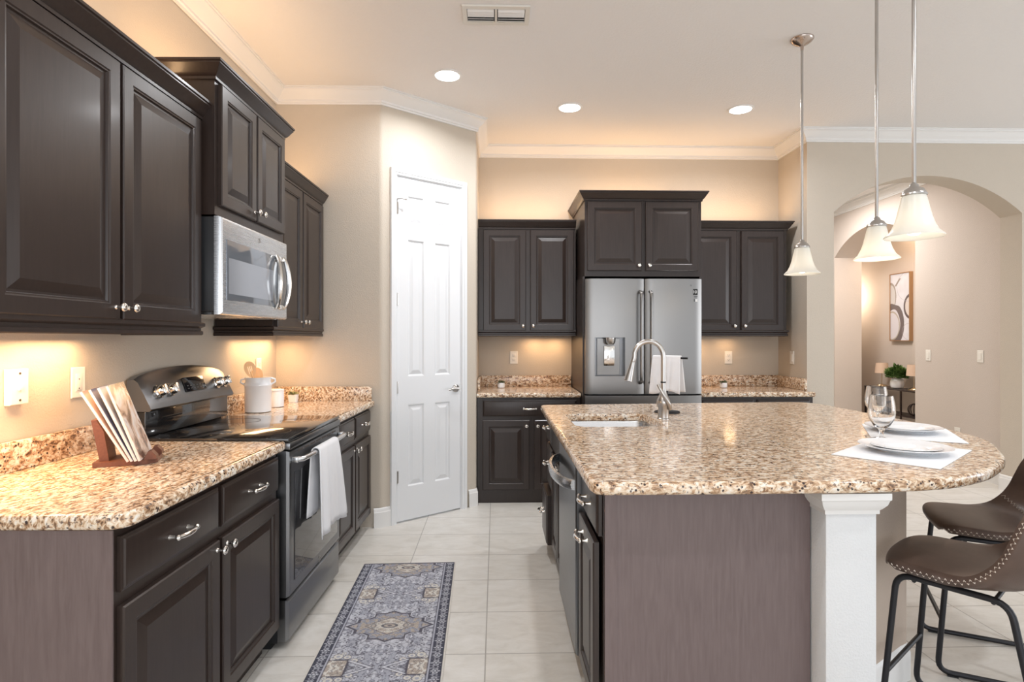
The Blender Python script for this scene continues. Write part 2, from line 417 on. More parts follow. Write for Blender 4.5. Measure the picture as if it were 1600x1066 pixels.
# pantry door
dang = math.atan2(PD.y, PD.x)
door = bpy.data.objects.new('door_1', None); C.objects.link(door); door.location = (PA.x, PA.y, 0); door.rotation_euler = (0, 0, dang)
door['kind'] = 'structure'
b = MB()
x0, x1, z0, z1 = .123, .691, .012, 2.548; yb, yf = .038, -.002
cols = [x0, .215, .362, .452, .599, x1]; rows = [z0, .255, .87, 1.075, 2.10, 2.208, 2.425, z1]
for i in range(5):
    for j in range(7):
        if i in (1, 3) and j in (1, 3, 5):
            b.panel(cols[i], cols[i + 1], rows[j], rows[j + 1], [(0, yf), (.006, yf + .001), (.014, yf + .010), (.020, yf + .010), (.045, yf + .002), (.048, yf + .0015)], False)
        else:
            b.fill(b.ring([(cols[i], yf, rows[j]), (cols[i + 1], yf, rows[j]), (cols[i + 1], yf, rows[j + 1]), (cols[i], yf, rows[j + 1])]))
bmesh.ops.remove_doubles(b.b, verts=b.b.verts, dist=1e-5)
b.box(x0, x1, yf + .012, yb, z0, z1)
for (xa, xb, za, zb) in ((x0, x0 + 1e-4, z0, z1), (x1 - 1e-4, x1, z0, z1), (x0, x1, z0, z0 + 1e-4), (x0, x1, z1 - 1e-4, z1)): b.box(xa, xb, yf, yb, za, zb)
ob('door_slab', b, 'doorwhite', door, 8)
b = MB()
cas = [(0, 0), (0, .010), (.006, .016), (.020, .016), (.024, .020), (.048, .020), (.052, .012), (.052, 0)]
def casing(xa, xb, zt, prof, mb):
    # three mitred legs in the xz plane, profile (outward offset, proud)
    rings = []
    for (cx, cz, dx, dz) in ((xa, 0, -1, 0), (xa, zt, -1, 1), (xb, zt, 1, 1), (xb, 0, 1, 0)):
        rings.append(mb.ring([(cx + dx * o_, -p, cz + dz * o_) for o_, p in prof]))
    for a, c_ in zip(rings, rings[1:]): mb.quadring(a, c_, True)
casing(.122, .700, 2.556, cas, b)
b.box(U0 - .004, .1215, -.004, .09, 0, 2.556); b.box(.6925, U1 + .004, -.004, .09, 0, 2.556); b.box(U0, U1, -.004, .09, 2.5495, 2.566)
ob('door_casing', b, 'doorwhite', door, 25)
for i, z in enumerate((2.32, 1.65, 1.0, .34)):
    b = MB(); b.tube([(.121, -.008, z - .045), (.121, -.008, z + .045)], .007, 8); b.box(.121, .138, -.0055, -.002, z - .044, z + .044)
    if i == 0: b.tube([(.121, -.008, z + .045), (.121, -.02, z + .062), (.15, -.045, z + .062), (.175, -.05, z + .06)], .004, 8); b.lathe([(.001, 0), (.008, .002), (.008, .01), (.001, .012)], 10, Matrix.Translation((.175, -.05, z + .054)))
    o = ob('hinge', b, 'nickel', door, 40)
b = MB(); mx = Matrix.Translation((.648, -.002, .966)) @ Matrix.Rotation(R(90), 4, 'X')
b.lathe([(.031, 0), (.031, .006), (.024, .012), (.011, .016), (.011, .045), (.014, .05), (.012, .056)], 24, mx)
b.tube([(.648, -.050, .966), (.610, -.052, .970), (.575, -.050, .964), (.556, -.046, .958)], [.011, .009, .008, .006], 10)
b.box(.684, .6915, -.003, .02, .93, 1.0)
ob('door_handle', b, 'nickel', door, 40)

# ------------------------------------------------------------------ cabinet kit
DOOR = [(0, 0), (0, -.016), (.004, -.020), (.050, -.020), (.054, -.0165), (.058, -.016), (.061, -.009), (.068, -.009), (.096, -.0172), (.099, -.018)]
DRAW = [(0, 0), (0, -.012), (.007, -.014), (.010, -.018), (.016, -.020)]
def cab_door(parent, x0, x1, z0, z1, knob=None, y=0):
    o = ob('door', MB().panel(x0, x1, z0, z1, [(i, v - .001 + y) for i, v in DOOR]), 'cab', parent, 8)
    if knob:
        k = MB(); k.lathe([(.008, 0), (.008, .003), (.0045, .006), (.005, .018), (.012, .022), (.0155, .027), (.0150, .031), (.010, .035), (.003, .036)], 16,
                          Matrix.Translation((knob[0], -.021 + y, knob[1])) @ Matrix.Rotation(R(90), 4, 'X'))
        ob('knob', k, 'chrome', o, 50)
    return o
def pull(mb, x, z, y, w=.096):
    h = w / 2
    for s in (-1, 1):
        mb.tube([(x + s * h, y, z), (x + s * h, y - .012, z), (x + s * h, y - .026, z)], [.008, .005, .006], 10)
        mb.lathe([(.002, -.009), (.007, -.006), (.009, 0), (.007, .006), (.002, .009)], 10, Matrix.Translation((x + s * (h + .003), y - .026, z)))
    pts = [(x + t * h, y - .026 - .008 * (1 - t * t), z - .0015 * (1 - t * t)) for t in [i / 8 - 1 for i in range(17)]]
    mb.tube(pts, [.0055 + .0035 * math.cos((i / 8 - 1) * 1.4) for i in range(17)], 10)
def cab_drawer(parent, x0, x1, z0, z1, y=0, handle='pull'):
    o = ob('drawer', MB().panel(x0, x1, z0, z1, [(i, v - .001 + y) for i, v in DRAW]), 'cab', parent, 20)
    k = MB()
    if handle == 'pull': pull(k, (x0 + x1) / 2, (z0 + z1) / 2, -.021 + y, min(.096, (x1 - x0) * .5))
    ob('handle', k, 'chrome', o, 50); return o
def cab_body(parent, w, d, z0, z1, toe=.06, material='cab', gaps=None):
    b = MB()
    if toe is not None: b.box(0, w, 0, d, .10, z1); b.box(.0, w, toe, d, 0, .10)
    else: b.box(0, w, 0, d, z0, z1)
    return ob('cabinet_body', b, material, parent, 0)
def cab_crown(parent, w, d, z, h=.075, p=.05, left=True, right=True):
    pr = [(0, z), (.010, z), (.010, z + .012), (.016, z + .016), (.024, z + .026), (.036, z + h * .62), (p - .006, z + h - .018), (p - .006, z + h - .012), (p, z + h - .010), (p, z + h), (-.03, z + h), (-.03, z)]
    path = [(0, d - .002)] * left + [(0, 0), (w, 0)] + [(w, d - .002)] * right
    ob('crown_moulding', MB().sweep(path, pr, True), 'cab', parent, 25)
def light_rail(parent, w, d, z, h=.055, left=True, right=True):
    pr = [(-.02, z), (.006, z), (.010, z + .004), (.010, z + .016), (.004, z + .020), (.004, z + .030), (.016, z + .038), (.016, z + h - .004), (.010, z + h), (-.02, z + h)]
    path = [(0, d - .002)] * left + [(0, 0), (w, 0)] + [(w, d - .002)] * right
    ob('light_rail', MB().sweep(path, pr, True), 'cab', parent, 25)

# ---- left run ---------------------------------------------------------------
CD = .665
c = thing('base_cabinet', 'dark espresso base cabinet with two drawers and two doors in the left foreground', 'cabinet', LP(CD, 1.53), LROT, 'base cabinets under the left counter')
cab_body(c, 1.04, CD - .005, 0, .873)
b = MB(); b.box(-.006, -.0002, -.002, CD - .006, 0, .873); ob('end_panel', b, 'panel', c, 0)
cab_drawer(c, .012, .512, .710, .852); cab_drawer(c, .534, 1.028, .710, .852)
cab_door(c, .012, .512, .115, .672, (.488, .645)); cab_door(c, .534, 1.028, .115, .672, (.558, .645))
c = thing('base_cabinet', 'dark espresso base cabinet between the range and the pantry wall', 'cabinet', LP(CD, 3.365), LROT, 'base cabinets under the left counter')
cab_body(c, .865, CD - .005, 0, .873)
cab_drawer(c, .015, .425, .710, .852); cab_drawer(c, .445, .850, .710, .852)
cab_door(c, .015, .425, .115, .672, (.400, .645)); cab_door(c, .445, .850, .115, .672, (.470, .645))
# countertops
def edge_steps(top=.914, t=.040): return [(.030, top - t), (.010, top - t), (.003, top - t + .004), (0, top - t + .010), (0, top - .014), (.002, top - .007), (.006, top - .002), (.012, top), (.02, top)]
def worktop(parent, outline, name='slab', holes=None, top=.914):
    mb = MB(); rings = loft_outline(mb, outline, edge_steps(top), 1)
    if not holes: mb.fill(rings[0][::-1]); mb.fill(rings[-1])
    else:
        hrs = [loft_outline(mb, h, [(0, top), (.001, top - .003), (.001, top - .034), (0, top - .040)], 1) for h in holes]
        for k in (0, -1):
            edges = []
            for r in [rings[k]] + [h[-1 - k] for h in hrs]:
                for i in range(len(r)): edges.append(mb.b.edges.get((r[i], r[(i + 1) % len(r)])))
            bmesh.ops.triangle_fill(mb.b, use_beauty=True, use_dissolve=False, edges=edges)
    return ob(name, mb, 'granite', parent, 50)
c = thing('countertop', 'speckled beige granite countertop in the left foreground, under the easel of magazines', 'countertop', LP(0, 0), LROT)
# local x along wall, local y = -d
def LC(pts): return [(y, -d) for y, d in pts]
o_ = [(1.515, .003)] + [(1.515, .640)] + [(1.515 + .055 - .055 * math.cos(R(a)), .650 + .055 * math.sin(R(a))) for a in (15, 35, 55, 75, 90)] + [(2.0, .705), (2.55, .705), (2.584, .700), (2.588, .690), (2.588, .003)]
worktop(c, LC(o_)[:: 1])
b = MB(); b.box(1.515, 2.588, -.022, -.002, .915, 1.016, .002); ob('backsplash', b, 'granite', c, 30)
c = thing('countertop', 'speckled beige granite countertop beyond the range, holding the white canisters', 'countertop', LP(0, 0), LROT)
worktop(c, LC([(3.362, .003), (3.362, .690), (3.366, .702), (3.40, .705), (4.20, .705), (4.236, .705), (4.236, .003)]))
b = MB(); b.box(3.362, 4.236, -.022, -.002, .915, 1.016, .002); ob('backsplash', b, 'granite', c, 30)
b = MB(); b.box(4.212, 4.234, -.690, -.023, .915, 1.016, .002); ob('backsplash', b, 'granite', c, 30)
# uppers
UD = .33
def upper(label, group, loc, rz, w, d, z0, z1, doors, kn='in', left=True, right=True, rail=True, cl=True, cr=True):
    c = thing('wall_cabinet', label, 'cabinet', loc, rz, group)
    cab_body(c, w, d - .005, z0, z1, None)
    for i, (a, e) in enumerate(doors):
        cab_door(c, a, e, z0 + .045, z1 - .045, ((e - .025) if i % 2 == 0 else (a + .025), z0 + .085))
    cab_crown(c, w, d, z1 - .035, left=cl, right=cr)
    if rail: light_rail(c, w, d, z0 - .006, left=left, right=right)
    return c
upper('tall dark espresso wall cabinet with two glossy doors at the upper left, nearest the camera', 'wall cabinets above the left counter', LP(UD, 1.50), LROT, 1.083, UD, 1.380, 2.345, [(.028, .536), (.552, 1.060)], cr=True)
c = upper('dark espresso wall cabinet standing higher than its neighbours, above the microwave', 'wall cabinets above the left counter', LP(.392, 2.588), LROT, .768, .392, 1.900, 2.520, [(.025, .378), (.392, .745)], rail=False)
upper('dark espresso wall cabinet between the microwave and the pantry wall', 'wall cabinets above the left counter', LP(UD, 3.362), LROT, .872, UD, 1.380, 2.345, [(.028, .432), (.448, .850)], cr=False, right=False)

# microwave
mw = thing('microwave', 'stainless over-the-range microwave under the tall cabinet', 'microwave', LP(.385, 2.594, 1.465), LROT)
b = MB(); b.box(0, .756, 0, .38, .012, .428, .004); ob('housing', b, 'blackplastic', mw, 30)
b = MB(); b.panel(0.0, .756, 0, .430, [(0, -.001), (0, -.020), (.004, -.030), (.012, -.034), (.020, -.034)]); 
ob('door', b, 'steel', mw, 25)
b = MB(); b.panel(.045, .735, .065, .335, [(0, -.034), (0, -.0365), (.002, -.0372)]); ob('window', b, 'greyglass', mw, 25)
b = MB(); b.panel(.06, .55, .095, .255, [(0, -.0373), (0, -.0376)]); ob('window_screen', b, mat('window_mesh', (.36, .38, .42), .12, .3), mw, 25)
b = MB()
for s in (0, 1):
    pts = [(.585 + s * .090 + (.022 if s else -.016) * math.sin(math.pi * t), -.037 - .026 * math.sin(math.pi * t) ** .6 - .004, .055 + .285 * t) for t in [i / 14 for i in range(15)]]
    b.tube(pts, [.009 + .005 * math.sin(math.pi * i / 14) for i in range(15)], 8)
for z in (.065, .325): b.box(.590, .680, -.048, -.036, z - .012, z + .012, .004)
ob('handle', b, 'chrome', mw, 40)
b = MB(); b.box(.02, .736, .02, .36, 0, .0115); ob('vent_grille', b, 'steel', mw, 0)
def emblem(parent, x, y, z, r, material='nickel'):
    mx = Matrix.Translation((x, y, z)) @ Matrix.Rotation(R(90), 4, 'X')
    b = MB(); b.lathe([(r * .86, 0), (r * .86, .0015), (r, .0015), (r, 0)], 24, mx, False, False)
    for k in range(4): b.lathe([(r * .12, 0), (r * .12, .001), (r * .04, .001)], 8, Matrix.Translation((x + r * .68 * math.cos(k * 1.57 + .8), y, z + r * .68 * math.sin(k * 1.57 + .8))) @ Matrix.Rotation(R(90), 4, 'X'))
    e = ob('emblem', b, material, parent, 30)
    text_mesh('emblem_letters', 'GE', r * 1.0, material, e, (x, y - .0008, z), (R(90), 0, 0))
emblem(mw, .385, -.0345, .385, .013)

# range
rg = thing('range', 'black and stainless electric range with a glass cooktop', 'range', LP(.66, 2.592), LROT)
RW = .762
b = MB(); b.box(0, RW, 0, .63, .03, .905); b.box(.01, RW - .01, .03, .6, 0, .03); b.box(.004, RW - .004, .612, .652, .5, 1.05)
ob('oven_body', b, 'blackplastic', rg, 0)
b = MB(); b.box(.0, RW, -.052, .60, .905, .925, .006); ob('cooktop', b, 'blackglass', rg, 40)
b = MB(); b.box(.001, RW - .001, -.058, -.001, .872, .904, .006); ob('front_trim', b, 'blacksteel', rg, 40)
for x, y, q in ((.19, .12, .105), (.19, .42, .08), (.56, .12, .08), (.56, .42, .105)):
    b = MB(); b.lathe([(q - .0012, .9252), (q - .0012, .9254), (q, .9254), (q, .9252)], 40, Matrix.Translation((x, y, 0)), False, False); ob('burner_ring', b, 'burner', rg, 0)
b = MB(); b.panel(.002, RW - .002, .228, .868, [(0, -.002), (0, -.040), (.006, -.052), (.018, -.055), (.022, -.055)]); od = ob('oven_door', b, 'blacksteel', rg, 25)
b = MB(); b.panel(.06, RW - .06, .285, .765, [(0, -.055), (0, -.0575), (.003, -.058)]); ob('oven_window', b, 'blackglass', od, 25)
b = MB()
for i in range(7): b.box(.10 + i * .085, .165 + i * .085, -.0565, -.055, .848, .854)
ob('vent_slots', b, 'slot', od, 0)
b = MB()
hp = [(.035, -.056, .825), (.035, -.078, .825), (.05, -.094, .825)] + [(.09 + .582 * i / 10, -.098 - .006 * math.sin(math.pi * i / 10), .825) for i in range(11)] + [(.712, -.094, .825), (.727, -.078, .825), (.727, -.056, .825)]
b.tube(hp, .012, 12); b.box(.022, .050, -.084, -.056, .812, .838, .004); b.box(.712, .740, -.084, -.056, .812, .838, .004)
ob('oven_handle', b, 'steel', od, 50)
emblem(od, .40, -.0555, .250, .015)
b = MB(); b.panel(.002, RW - .002, .035, .216, [(0, -.002), (0, -.036), (.008, -.050), (.016, -.052)]); ob('storage_drawer', b, 'blacksteel', rg, 25)
# backguard: arched sloping console
b = MB(); N = 24; front_lo, front_hi, back = [], [], []
ybk = .652
def topz(t): return 1.180 + .045 * math.sin(math.pi * t) ** .6
ra, rb, rc_, rd = [], [], [], []
for i in range(N + 1):
    t = i / N; x = RW * t; zt = topz(t)
    ra.append(b.b.verts.new((x, .545, 1.050))); rb.append(b.b.verts.new((x, .605, zt - .012))); rc_.append(b.b.verts.new((x, .622, zt))); rd.append(b.b.verts.new((x, ybk, zt - .004)))
re_ = [b.b.verts.new((RW * i / N, ybk, 1.042)) for i in range(N + 1)]; rf = [b.b.verts.new((RW * i / N, .552, 1.040)) for i in range(N + 1)]
LL = [ra, rb, rc_, rd, re_, rf]
for k in range(6): b.quadring(LL[k], LL[(k + 1) % 6], False)
b.fill([l[0] for l in LL]); b.fill([l[-1] for l in LL][::-1])
bg = ob('control_panel', b, 'blacksteel', rg, 40)
b = MB(); b.box(.008, RW - .008, .575, .611, .926, 1.039, .004); ob('lower_backguard', b, 'blackglass', rg, 30)
sl = math.atan2(.060, .115)
def pdir(x): return Vector((0, .06, topz(x / RW) - .012 - 1.05)).normalized()
def on_panel(x, h, off): # h along slope from low edge
    d = pdir(x); n = Vector((0, -d.z, d.y))
    p = Vector((x, .545, 1.050)) + d * h + n * off; return p
Pm = Matrix.Rotation(-math.atan2(pdir(.38).y, pdir(.38).z), 4, 'X')
b = MB(); p = on_panel(.40, .088, .0025); b.box(-.095, .095, -.003, .001, -.036, .036, .002, Matrix.Translation(p) @ Pm); dsp = ob('display', b, 'led', bg, 30)
b = MB()
for i in range(6):
    for j in range(2):
        p = on_panel(.33 + .028 * i, .066 + .014 * j, .0062); b.box(-.006, .006, -.0008, .0008, -.002, .002, 0, Matrix.Translation(p) @ Pm)
ob('display_buttons', b, 'burner', dsp, 0)
for x in (.10, .185, .62, .70):
    p = on_panel(x, .075, 0); b = MB(); n = Vector((0, -pdir(x).z, pdir(x).y)); mx = Matrix.Translation(p) @ n.to_track_quat('Z', 'Y').to_matrix().to_4x4()
    b.lathe([(.031, 0), (.031, .006), (.026, .010), (.024, .030), (.020, .034)], 22, mx); b.box(-.006, .006, -.022, .022, .030, .046, .003, mx)
    ob('knob', b, 'chrome', rg, 40)

# towel on the oven handle
def drape(name, parent, cx, halfw_top, halfw_bot, y_bar, z_bar, r, drop_f, drop_b, mtx=None, flare=.0, seed=1, thick=.006, skew=0, fold=.012, out=0.):
    rnd = random.Random(seed); ph = [rnd.uniform(0, 6) for _ in range(4)]
    NU, rows = 36, []
    prof = []
    for i in range(14): prof.append(('f', i / 13))
    for i in range(1, 8): prof.append(('t', i / 8))
    for i in range(14): prof.append(('b', i / 13))
    mb = MB(); rings = []
    for k, t in prof:
        ring = []
        for j in range(NU + 1):
            u = j / NU * 2 - 1
            if k == 'f': s = 1 - t; z = z_bar - drop_f * s; y = y_bar - r - out * s ** .7
            elif k == 't': a = math.pi * t; s = 0; z = z_bar + r * math.sin(a); y = y_bar - r * math.cos(a)
            else: s = t; z = z_bar - drop_b * s; y = y_bar + r + flare * s
            hw = halfw_top + (halfw_bot - halfw_top) * s ** .8
            w = fold * (s ** .6) * (math.sin(u * 5 + ph[0]) + .6 * math.sin(u * 9.5 + ph[1] + s))
            x = cx + u * hw + skew * s
            if k == 'f': z += .012 * s * math.sin(u * 3 + ph[2]); y -= abs(w) * .9
            elif k == 'b': y += max(w, -fold * .2) * .4
            ring.append(Vector((x, y, z)))
        rings.append(mb.ring([mtx @ p if mtx else p for p in ring]))
    for a, b2 in zip(rings, rings[1:]): mb.quadring(a, b2, False)
    o = ob(name, mb, 'cloth', parent, 0); o.data.shade_smooth()
    m = o.modifiers.new('s', 'SOLIDIFY'); m.thickness = thick; m.offset = 0
    return o
tw = drape('towel', None, .355, .150, .215, -.101, .826, .0195, .39, .30, None, 0, 3, .005, .02, .017, out=.012)
tw.location = rg.location; tw.rotation_euler = rg.rotation_euler
tag(tw, 'white dish towel draped over the oven door handle', 'towel')

# wall plates on the left wall
def plate(label, loc, rz, w=.072, h=.118, kind='outlet', group=None):
    t = thing('outlet' if kind in ('outlet', 'usb') else ('phone_jack' if kind == 'jack' else 'light_switch'), label, 'outlet' if kind in ('outlet', 'usb') else ('phone jack' if kind == 'jack' else 'switch'), loc, rz, group)
    dep = .022 if kind == 'jack' else .006
    b = MB(); b.panel(-w / 2, w / 2, -h / 2, h / 2, [(0, -.0005), (0, -dep + .002), (.003, -dep)]); ob('cover_plate', b, 'plastic', t, 30)
    if kind == 'outlet':
        for s in (-1, 1):
            b = MB(); b.box(-.017, .017, -dep - .002, -dep, s * .021 - .0145, s * .021 + .0145, .001); q = ob('socket', b, 'plastic', t, 30)
            for xa, xb, za, zb in ((-.008, -.006, -.002, .008), (.006, .008, -.002, .007), (-.002, .002, -.010, -.006)):
                b = MB(); b.box(xa, xb, -dep - .0025, -dep - .002, s * .021 + za, s * .021 + zb); ob('slot', b, 'slot', q, 0)
    elif kind == 'usb':
        b = MB(); b.box(-.017, .017, -dep - .002, -dep, -.034, .034, .001); q = ob('socket', b, 'plastic', t, 30)
        for xa, xb, za, zb in ((-.002, .002, .010, .016), (-.002, .002, -.026, -.020), (-.010, .010, -.031, -.0295)):
            b = MB(); b.box(xa, xb, -dep - .0025, -dep - .002, za, zb); ob('slot', b, 'slot', q, 0)
    elif kind == 'switch':
        b = MB(); b.panel(-.016, .016, -.033, .033, [(0, -dep), (0, -dep - .003), (.001, -dep - .004)]); ob('rocker', b, 'plastic', t, 30)
    elif kind == 'jack':
        b = MB(); b.box(-.008, .008, -dep - .006, -dep, -.012, .006, .001); ob('jack', b, 'plastic', t, 30)
        for z in (.045, -.045):
            b = MB(); b.lathe([(.004, 0), (.004, .002), (.001, .003)], 10, Matrix.Translation((0, -dep, z)) @ Matrix.Rotation(R(90), 4, 'X')); ob('screw', b, 'slot', t, 0)
    return t
plate('ivory wall plate with two screws on the left wall at the frame edge', LP(0, 2.02, 1.197), LROT, .075, .12, 'jack')
plate('white charging outlet on the left wall behind the magazine easel', LP(0, 2.312, 1.19), LROT, kind='usb')
plate('white outlet on the left wall behind the wooden spoon', LP(0, 3.95, 1.17), LROT, kind='outlet')
plate('white outlet on the back wall left of the refrigerator', (.167, 5.45, 1.183), 0)
plate('white outlet on the back wall right of the refrigerator', (2.184, 5.45, 1.181), 0)
plate('white switch on the side wall at the right end of the back counter', (2.66, 5.19, 1.188), R(-90), kind='switch')
plate('white switch on the hall wall just right of the picture', (HX, 6.20, 1.178), R(-90), kind='switch')
plate('white switch on the hall wall nearest the right jamb of the big arch', (HX, 5.52, 1.187), R(-90), kind='switch')
plate('white outlet low on the hall wall just above the island top', (HX, 5.80, .40), R(-90), .075, .118, kind='outlet')

# canisters, spoon, plants
def lathe_ob(name, prof, material, parent=None, n=32, loc=None, cap0=True, cap1=True): return ob(name, MB().lathe(prof, n, None, cap0, cap1), material, parent, 40, loc)
p = Vector((-1.445, 3.60, .915))
cn = thing('canister', 'large white ceramic canister with side handles, holding a wooden spoon', 'canister', p, R(20))
lathe_ob('jar', [(.070, 0), (.076, .004), (.077, .155), (.080, .160), (.080, .166), (.077, .170), (.072, .186), (.075, .204), (.075, .210), (.069, .210), (.067, .19), (.070, .16), (.070, .012), (.02, .01)], 'ceramic', cn)
for s in (-1, 1):
    b = MB(); b.tube([(s * .072, 0, .203), (s * .094, 0, .197), (s * .097, 0, .180), (s * .078, 0, .168)], .006, 8); ob('handle', b, 'ceramic', cn, 50)
def spoon(label, base, top, slots):
    d = (Vector(top) - Vector(base)); L = d.length; mb = MB()
    mb.tube([(0, 0, 0), (0, 0, L - .06)], [.005, .006], 8)
    t = bmesh.new(); NU = 16; out = []
    hl, hw = .050, .032
    outline = [(hw * math.sin(a) * (1 - .12 * math.cos(a)), L - .045 - hl * math.cos(a)) for a in [2 * math.pi * i / 28 for i in range(28)]]
    t.free()
    r0 = mb.ring([(x, -.004 - .25 * 0, z) for x, z in outline]); r1 = mb.ring([(x, .004, z) for x, z in outline]); mb.quadring(r0, r1)
    edges = []
    def addloop(r): edges.extend([mb.b.edges.get((r[i], r[(i + 1) % len(r)])) for i in range(len(r))])
    for rr, y in ((r0, -.004), (r1, .004)):
        edges = []; addloop(rr)
        for s in slots:
            h = mb.ring([(s + a, y, L - .045 + c_) for a, c_ in ((-.0025, -.026), (.0025, -.026), (.0025, .020), (-.0025, .020))])
            for i in range(4): edges.append(mb.b.edges.new((h[i], h[(i + 1) % 4])))
        bmesh.ops.triangle_fill(mb.b, use_beauty=True, edges=edges)
    o = ob('wooden_spoon', mb, 'spoon', None, 50); tag(o, label, 'spoon')
    zz = d.normalized(); yy = Vector((-.45, 1, 0)); yy = (yy - zz * yy.dot(zz)).normalized(); xx = yy.cross(zz)
    o.location = base; o.rotation_euler = Matrix((xx, yy, zz)).transposed().to_euler(); return o
spoon('slotted wooden spoon standing in the large white canister', p + Vector((.030, -.01, .02)), p + Vector((-.055, -.015, .300)), (-.009, 0, .009))
sp = spoon('second wooden utensil behind the slotted spoon in the canister', p + Vector((.0, .035, .02)), p + Vector((-.022, .030, .262)), ())
cn2 = thing('canister', 'small white ceramic canister behind the large one', 'canister', (-1.435, 3.86, .915))
lathe_ob('jar', [(.044, 0), (.050, .003), (.050, .100), (.048, .103), (.044, .103), (.044, .01)], 'ceramic', cn2)
lathe_ob('lid', [(.0515, .1035), (.0515, .112), (.045, .115), (.004, .116)], 'ceramic', cn2)
def leafy(mb, n, r, h, size, seed, z0=0, droop=.3):
    rn = random.Random(seed)
    for i in range(n):
        a = rn.uniform(0, 6.283); e = rn.uniform(.1, 1.0); rad = r * math.sqrt(rn.random()); z = z0 + h * rn.random() * (1 - .5 * rad / r)
        base = Vector((rad * math.cos(a), rad * math.sin(a), z)); d = Vector((math.cos(a) * e, math.sin(a) * e, rn.uniform(.1, 1.1) - droop)).normalized()
        s = d.cross(Vector((0, 0, 1))).normalized() if abs(d.z) < .95 else Vector((1, 0, 0)); n_ = s.cross(d); L = size * rn.uniform(.7, 1.3); w = L * .32
        v = [base, base + d * L * .4 + s * w - n_ * w * .2, base + d * L, base + d * L * .4 - s * w - n_ * w * .2, base + d * L * .45 + n_ * w * .15]
        v = [mb.b.verts.new(q) for q in v]
        for a_, b_ in ((0, 1), (1, 2), (2, 3), (3, 0)): mb.b.faces.new((v[a_], v[b_], v[4]))
def small_plant(label, loc, s, leaf, fol, seed, square=False):
    t = thing('potted_plant', label, 'plant', loc)
    if square: b = MB(); b.prism([(a, c_) for a, c_ in rrect(-.030 * s, .030 * s, -.030 * s, .030 * s, .006)], lambda x, y: (x * .85, y * .85, 0), lambda x, y: (x, y, .055 * s)); ob('pot', b, 'ceramic', t, 40)
    else: lathe_ob('pot', [(.026 * s, 0), (.033 * s, .004), (.036 * s, .025), (.034 * s, .048 * s), (.030 * s, .048 * s), (.028 * s, .04 * s), (.004, .04 * s)], 'ceramic', t)
    b = MB(); leafy(b, 90, .026 * s, fol, .020 * s, seed, .045 * s); ob('foliage', b, leaf, t, 0, recalc=False)
small_plant('little sage-green plant in a square white pot at the far end of the left counter', (-1.415, 4.13, .915), 1.0, 'sage', .03, 3, True)
small_plant('tiny plant in a white pot on the back counter left of the refrigerator', (.047, 5.28, .915), .95, 'moss', .014, 5)
small_plant('tiny plant in a white pot on the back counter right of the refrigerator', (2.055, 5.24, .915), .95, 'moss', .010, 6)

# magazine easel
ez = thing('magazine_easel', 'walnut slotted easel holding magazines on the left counter', 'easel', (-1.313, 2.156, .915), R(20))
# local: +x = cover side (towards the aisle)
b = MB(); out = [(-.105, -.075), (.055, -.075), (.085, -.045), (.085, .045), (.055, .075), (-.105, .075)]
b.prism(out, lambda x, y: (x, y, 0), lambda x, y: (x, y, .016)); ob('base', b, 'walnut', ez, 30)
b = MB(); b.prism([(-.090, .016), (-.062, .016), (-.078, .12), (-.100, .16), (-.115, .16)], lambda x, z: (x, -.05, z), lambda x, z: (x, .05, z)); ob('back_rest', b, 'walnut', ez, 30)
for y in (-.052, .052):
    b = MB(); b.prism([(.045, .016), (.085, .016), (.085, .028), (.070, .045), (.060, .045)], lambda x, z, y=y: (x, y - .020, z), lambda x, z, y=y: (x, y + .020, z)); ob('front_lip', b, 'walnut', ez, 30)
mags = ['front magazine with a warm brown photo cover on the walnut easel', 'second magazine with white pages, just behind the front cover', 'third magazine of the fan on the easel, with thick white pages', 'rearmost magazine leaning against the back of the walnut easel']
for i in range(4):
    t = .009; lean = R(20 + i * 3.0); Hh, Ww = .280, .205
    m = thing('magazine', mags[i], 'magazine', (0, 0, 0), 0, 'magazines on the walnut easel')
    base = Vector((.040 - i * .0115, 0, .018)); dx = Vector((-math.sin(lean), 0, math.cos(lean))); nn = Vector((math.cos(lean), 0, math.sin(lean)))
    mx = Matrix.Translation(ez.location) @ Matrix.Rotation(R(20), 4, 'Z') @ Matrix.Translation(base) @ Matrix(((nn.x, 0, dx.x, 0), (0, 1, 0, 0), (nn.z, 0, dx.z, 0), (0, 0, 0, 1)))
    m.matrix_world = mx
    b = MB(); b.box(-t / 2, t / 2 - .001, -Ww / 2, Ww / 2, 0, Hh, .001); ob('pages', b, 'paper', m, 30)
    b = MB(); b.box(t / 2 - .001, t / 2, -Ww / 2 - .001, Ww / 2 + .001, 0, Hh + .001); ob('cover', b, 'cover' if i == 0 else mat('magazine_cover', [(.62, .60, .62), (.16, .17, .26), (.70, .48, .40)][i - 1], .3), m, 0)

# ---- back run -----------------------------------------------------------------
c = thing('base_cabinet', 'dark espresso base cabinet against the back wall, left of the refrigerator', 'cabinet', (-.155, 4.84, 0), 0, 'base cabinets along the back wall')
b = MB(); b.box(0, .853, 0, .605, .09, .873); b.box(0, .853, .008, .605, 0, .09); ob('cabinet_body', b, 'cab', c, 0)
cab_drawer(c, .045, .820, .715, .850); cab_door(c, .045, .430, .112, .685, (.405, .640)); cab_door(c, .470, .825, .112, .685, (.498, .640))
c = thing('base_cabinet', 'dark espresso base cabinet against the back wall, right of the refrigerator', 'cabinet', (1.680, 4.84, 0), 0, 'base cabinets along the back wall')
b = MB(); b.box(0, .975, 0, .605, .09, .873); b.box(0, .975, .05, .605, 0, .09); ob('cabinet_body', b, 'cab', c, 0)
cab_drawer(c, .030, .470, .715, .850); cab_drawer(c, .500, .945, .715, .850); cab_door(c, .030, .470, .112, .685, (.445, .640)); cab_door(c, .500, .945, .112, .685, (.525, .640))
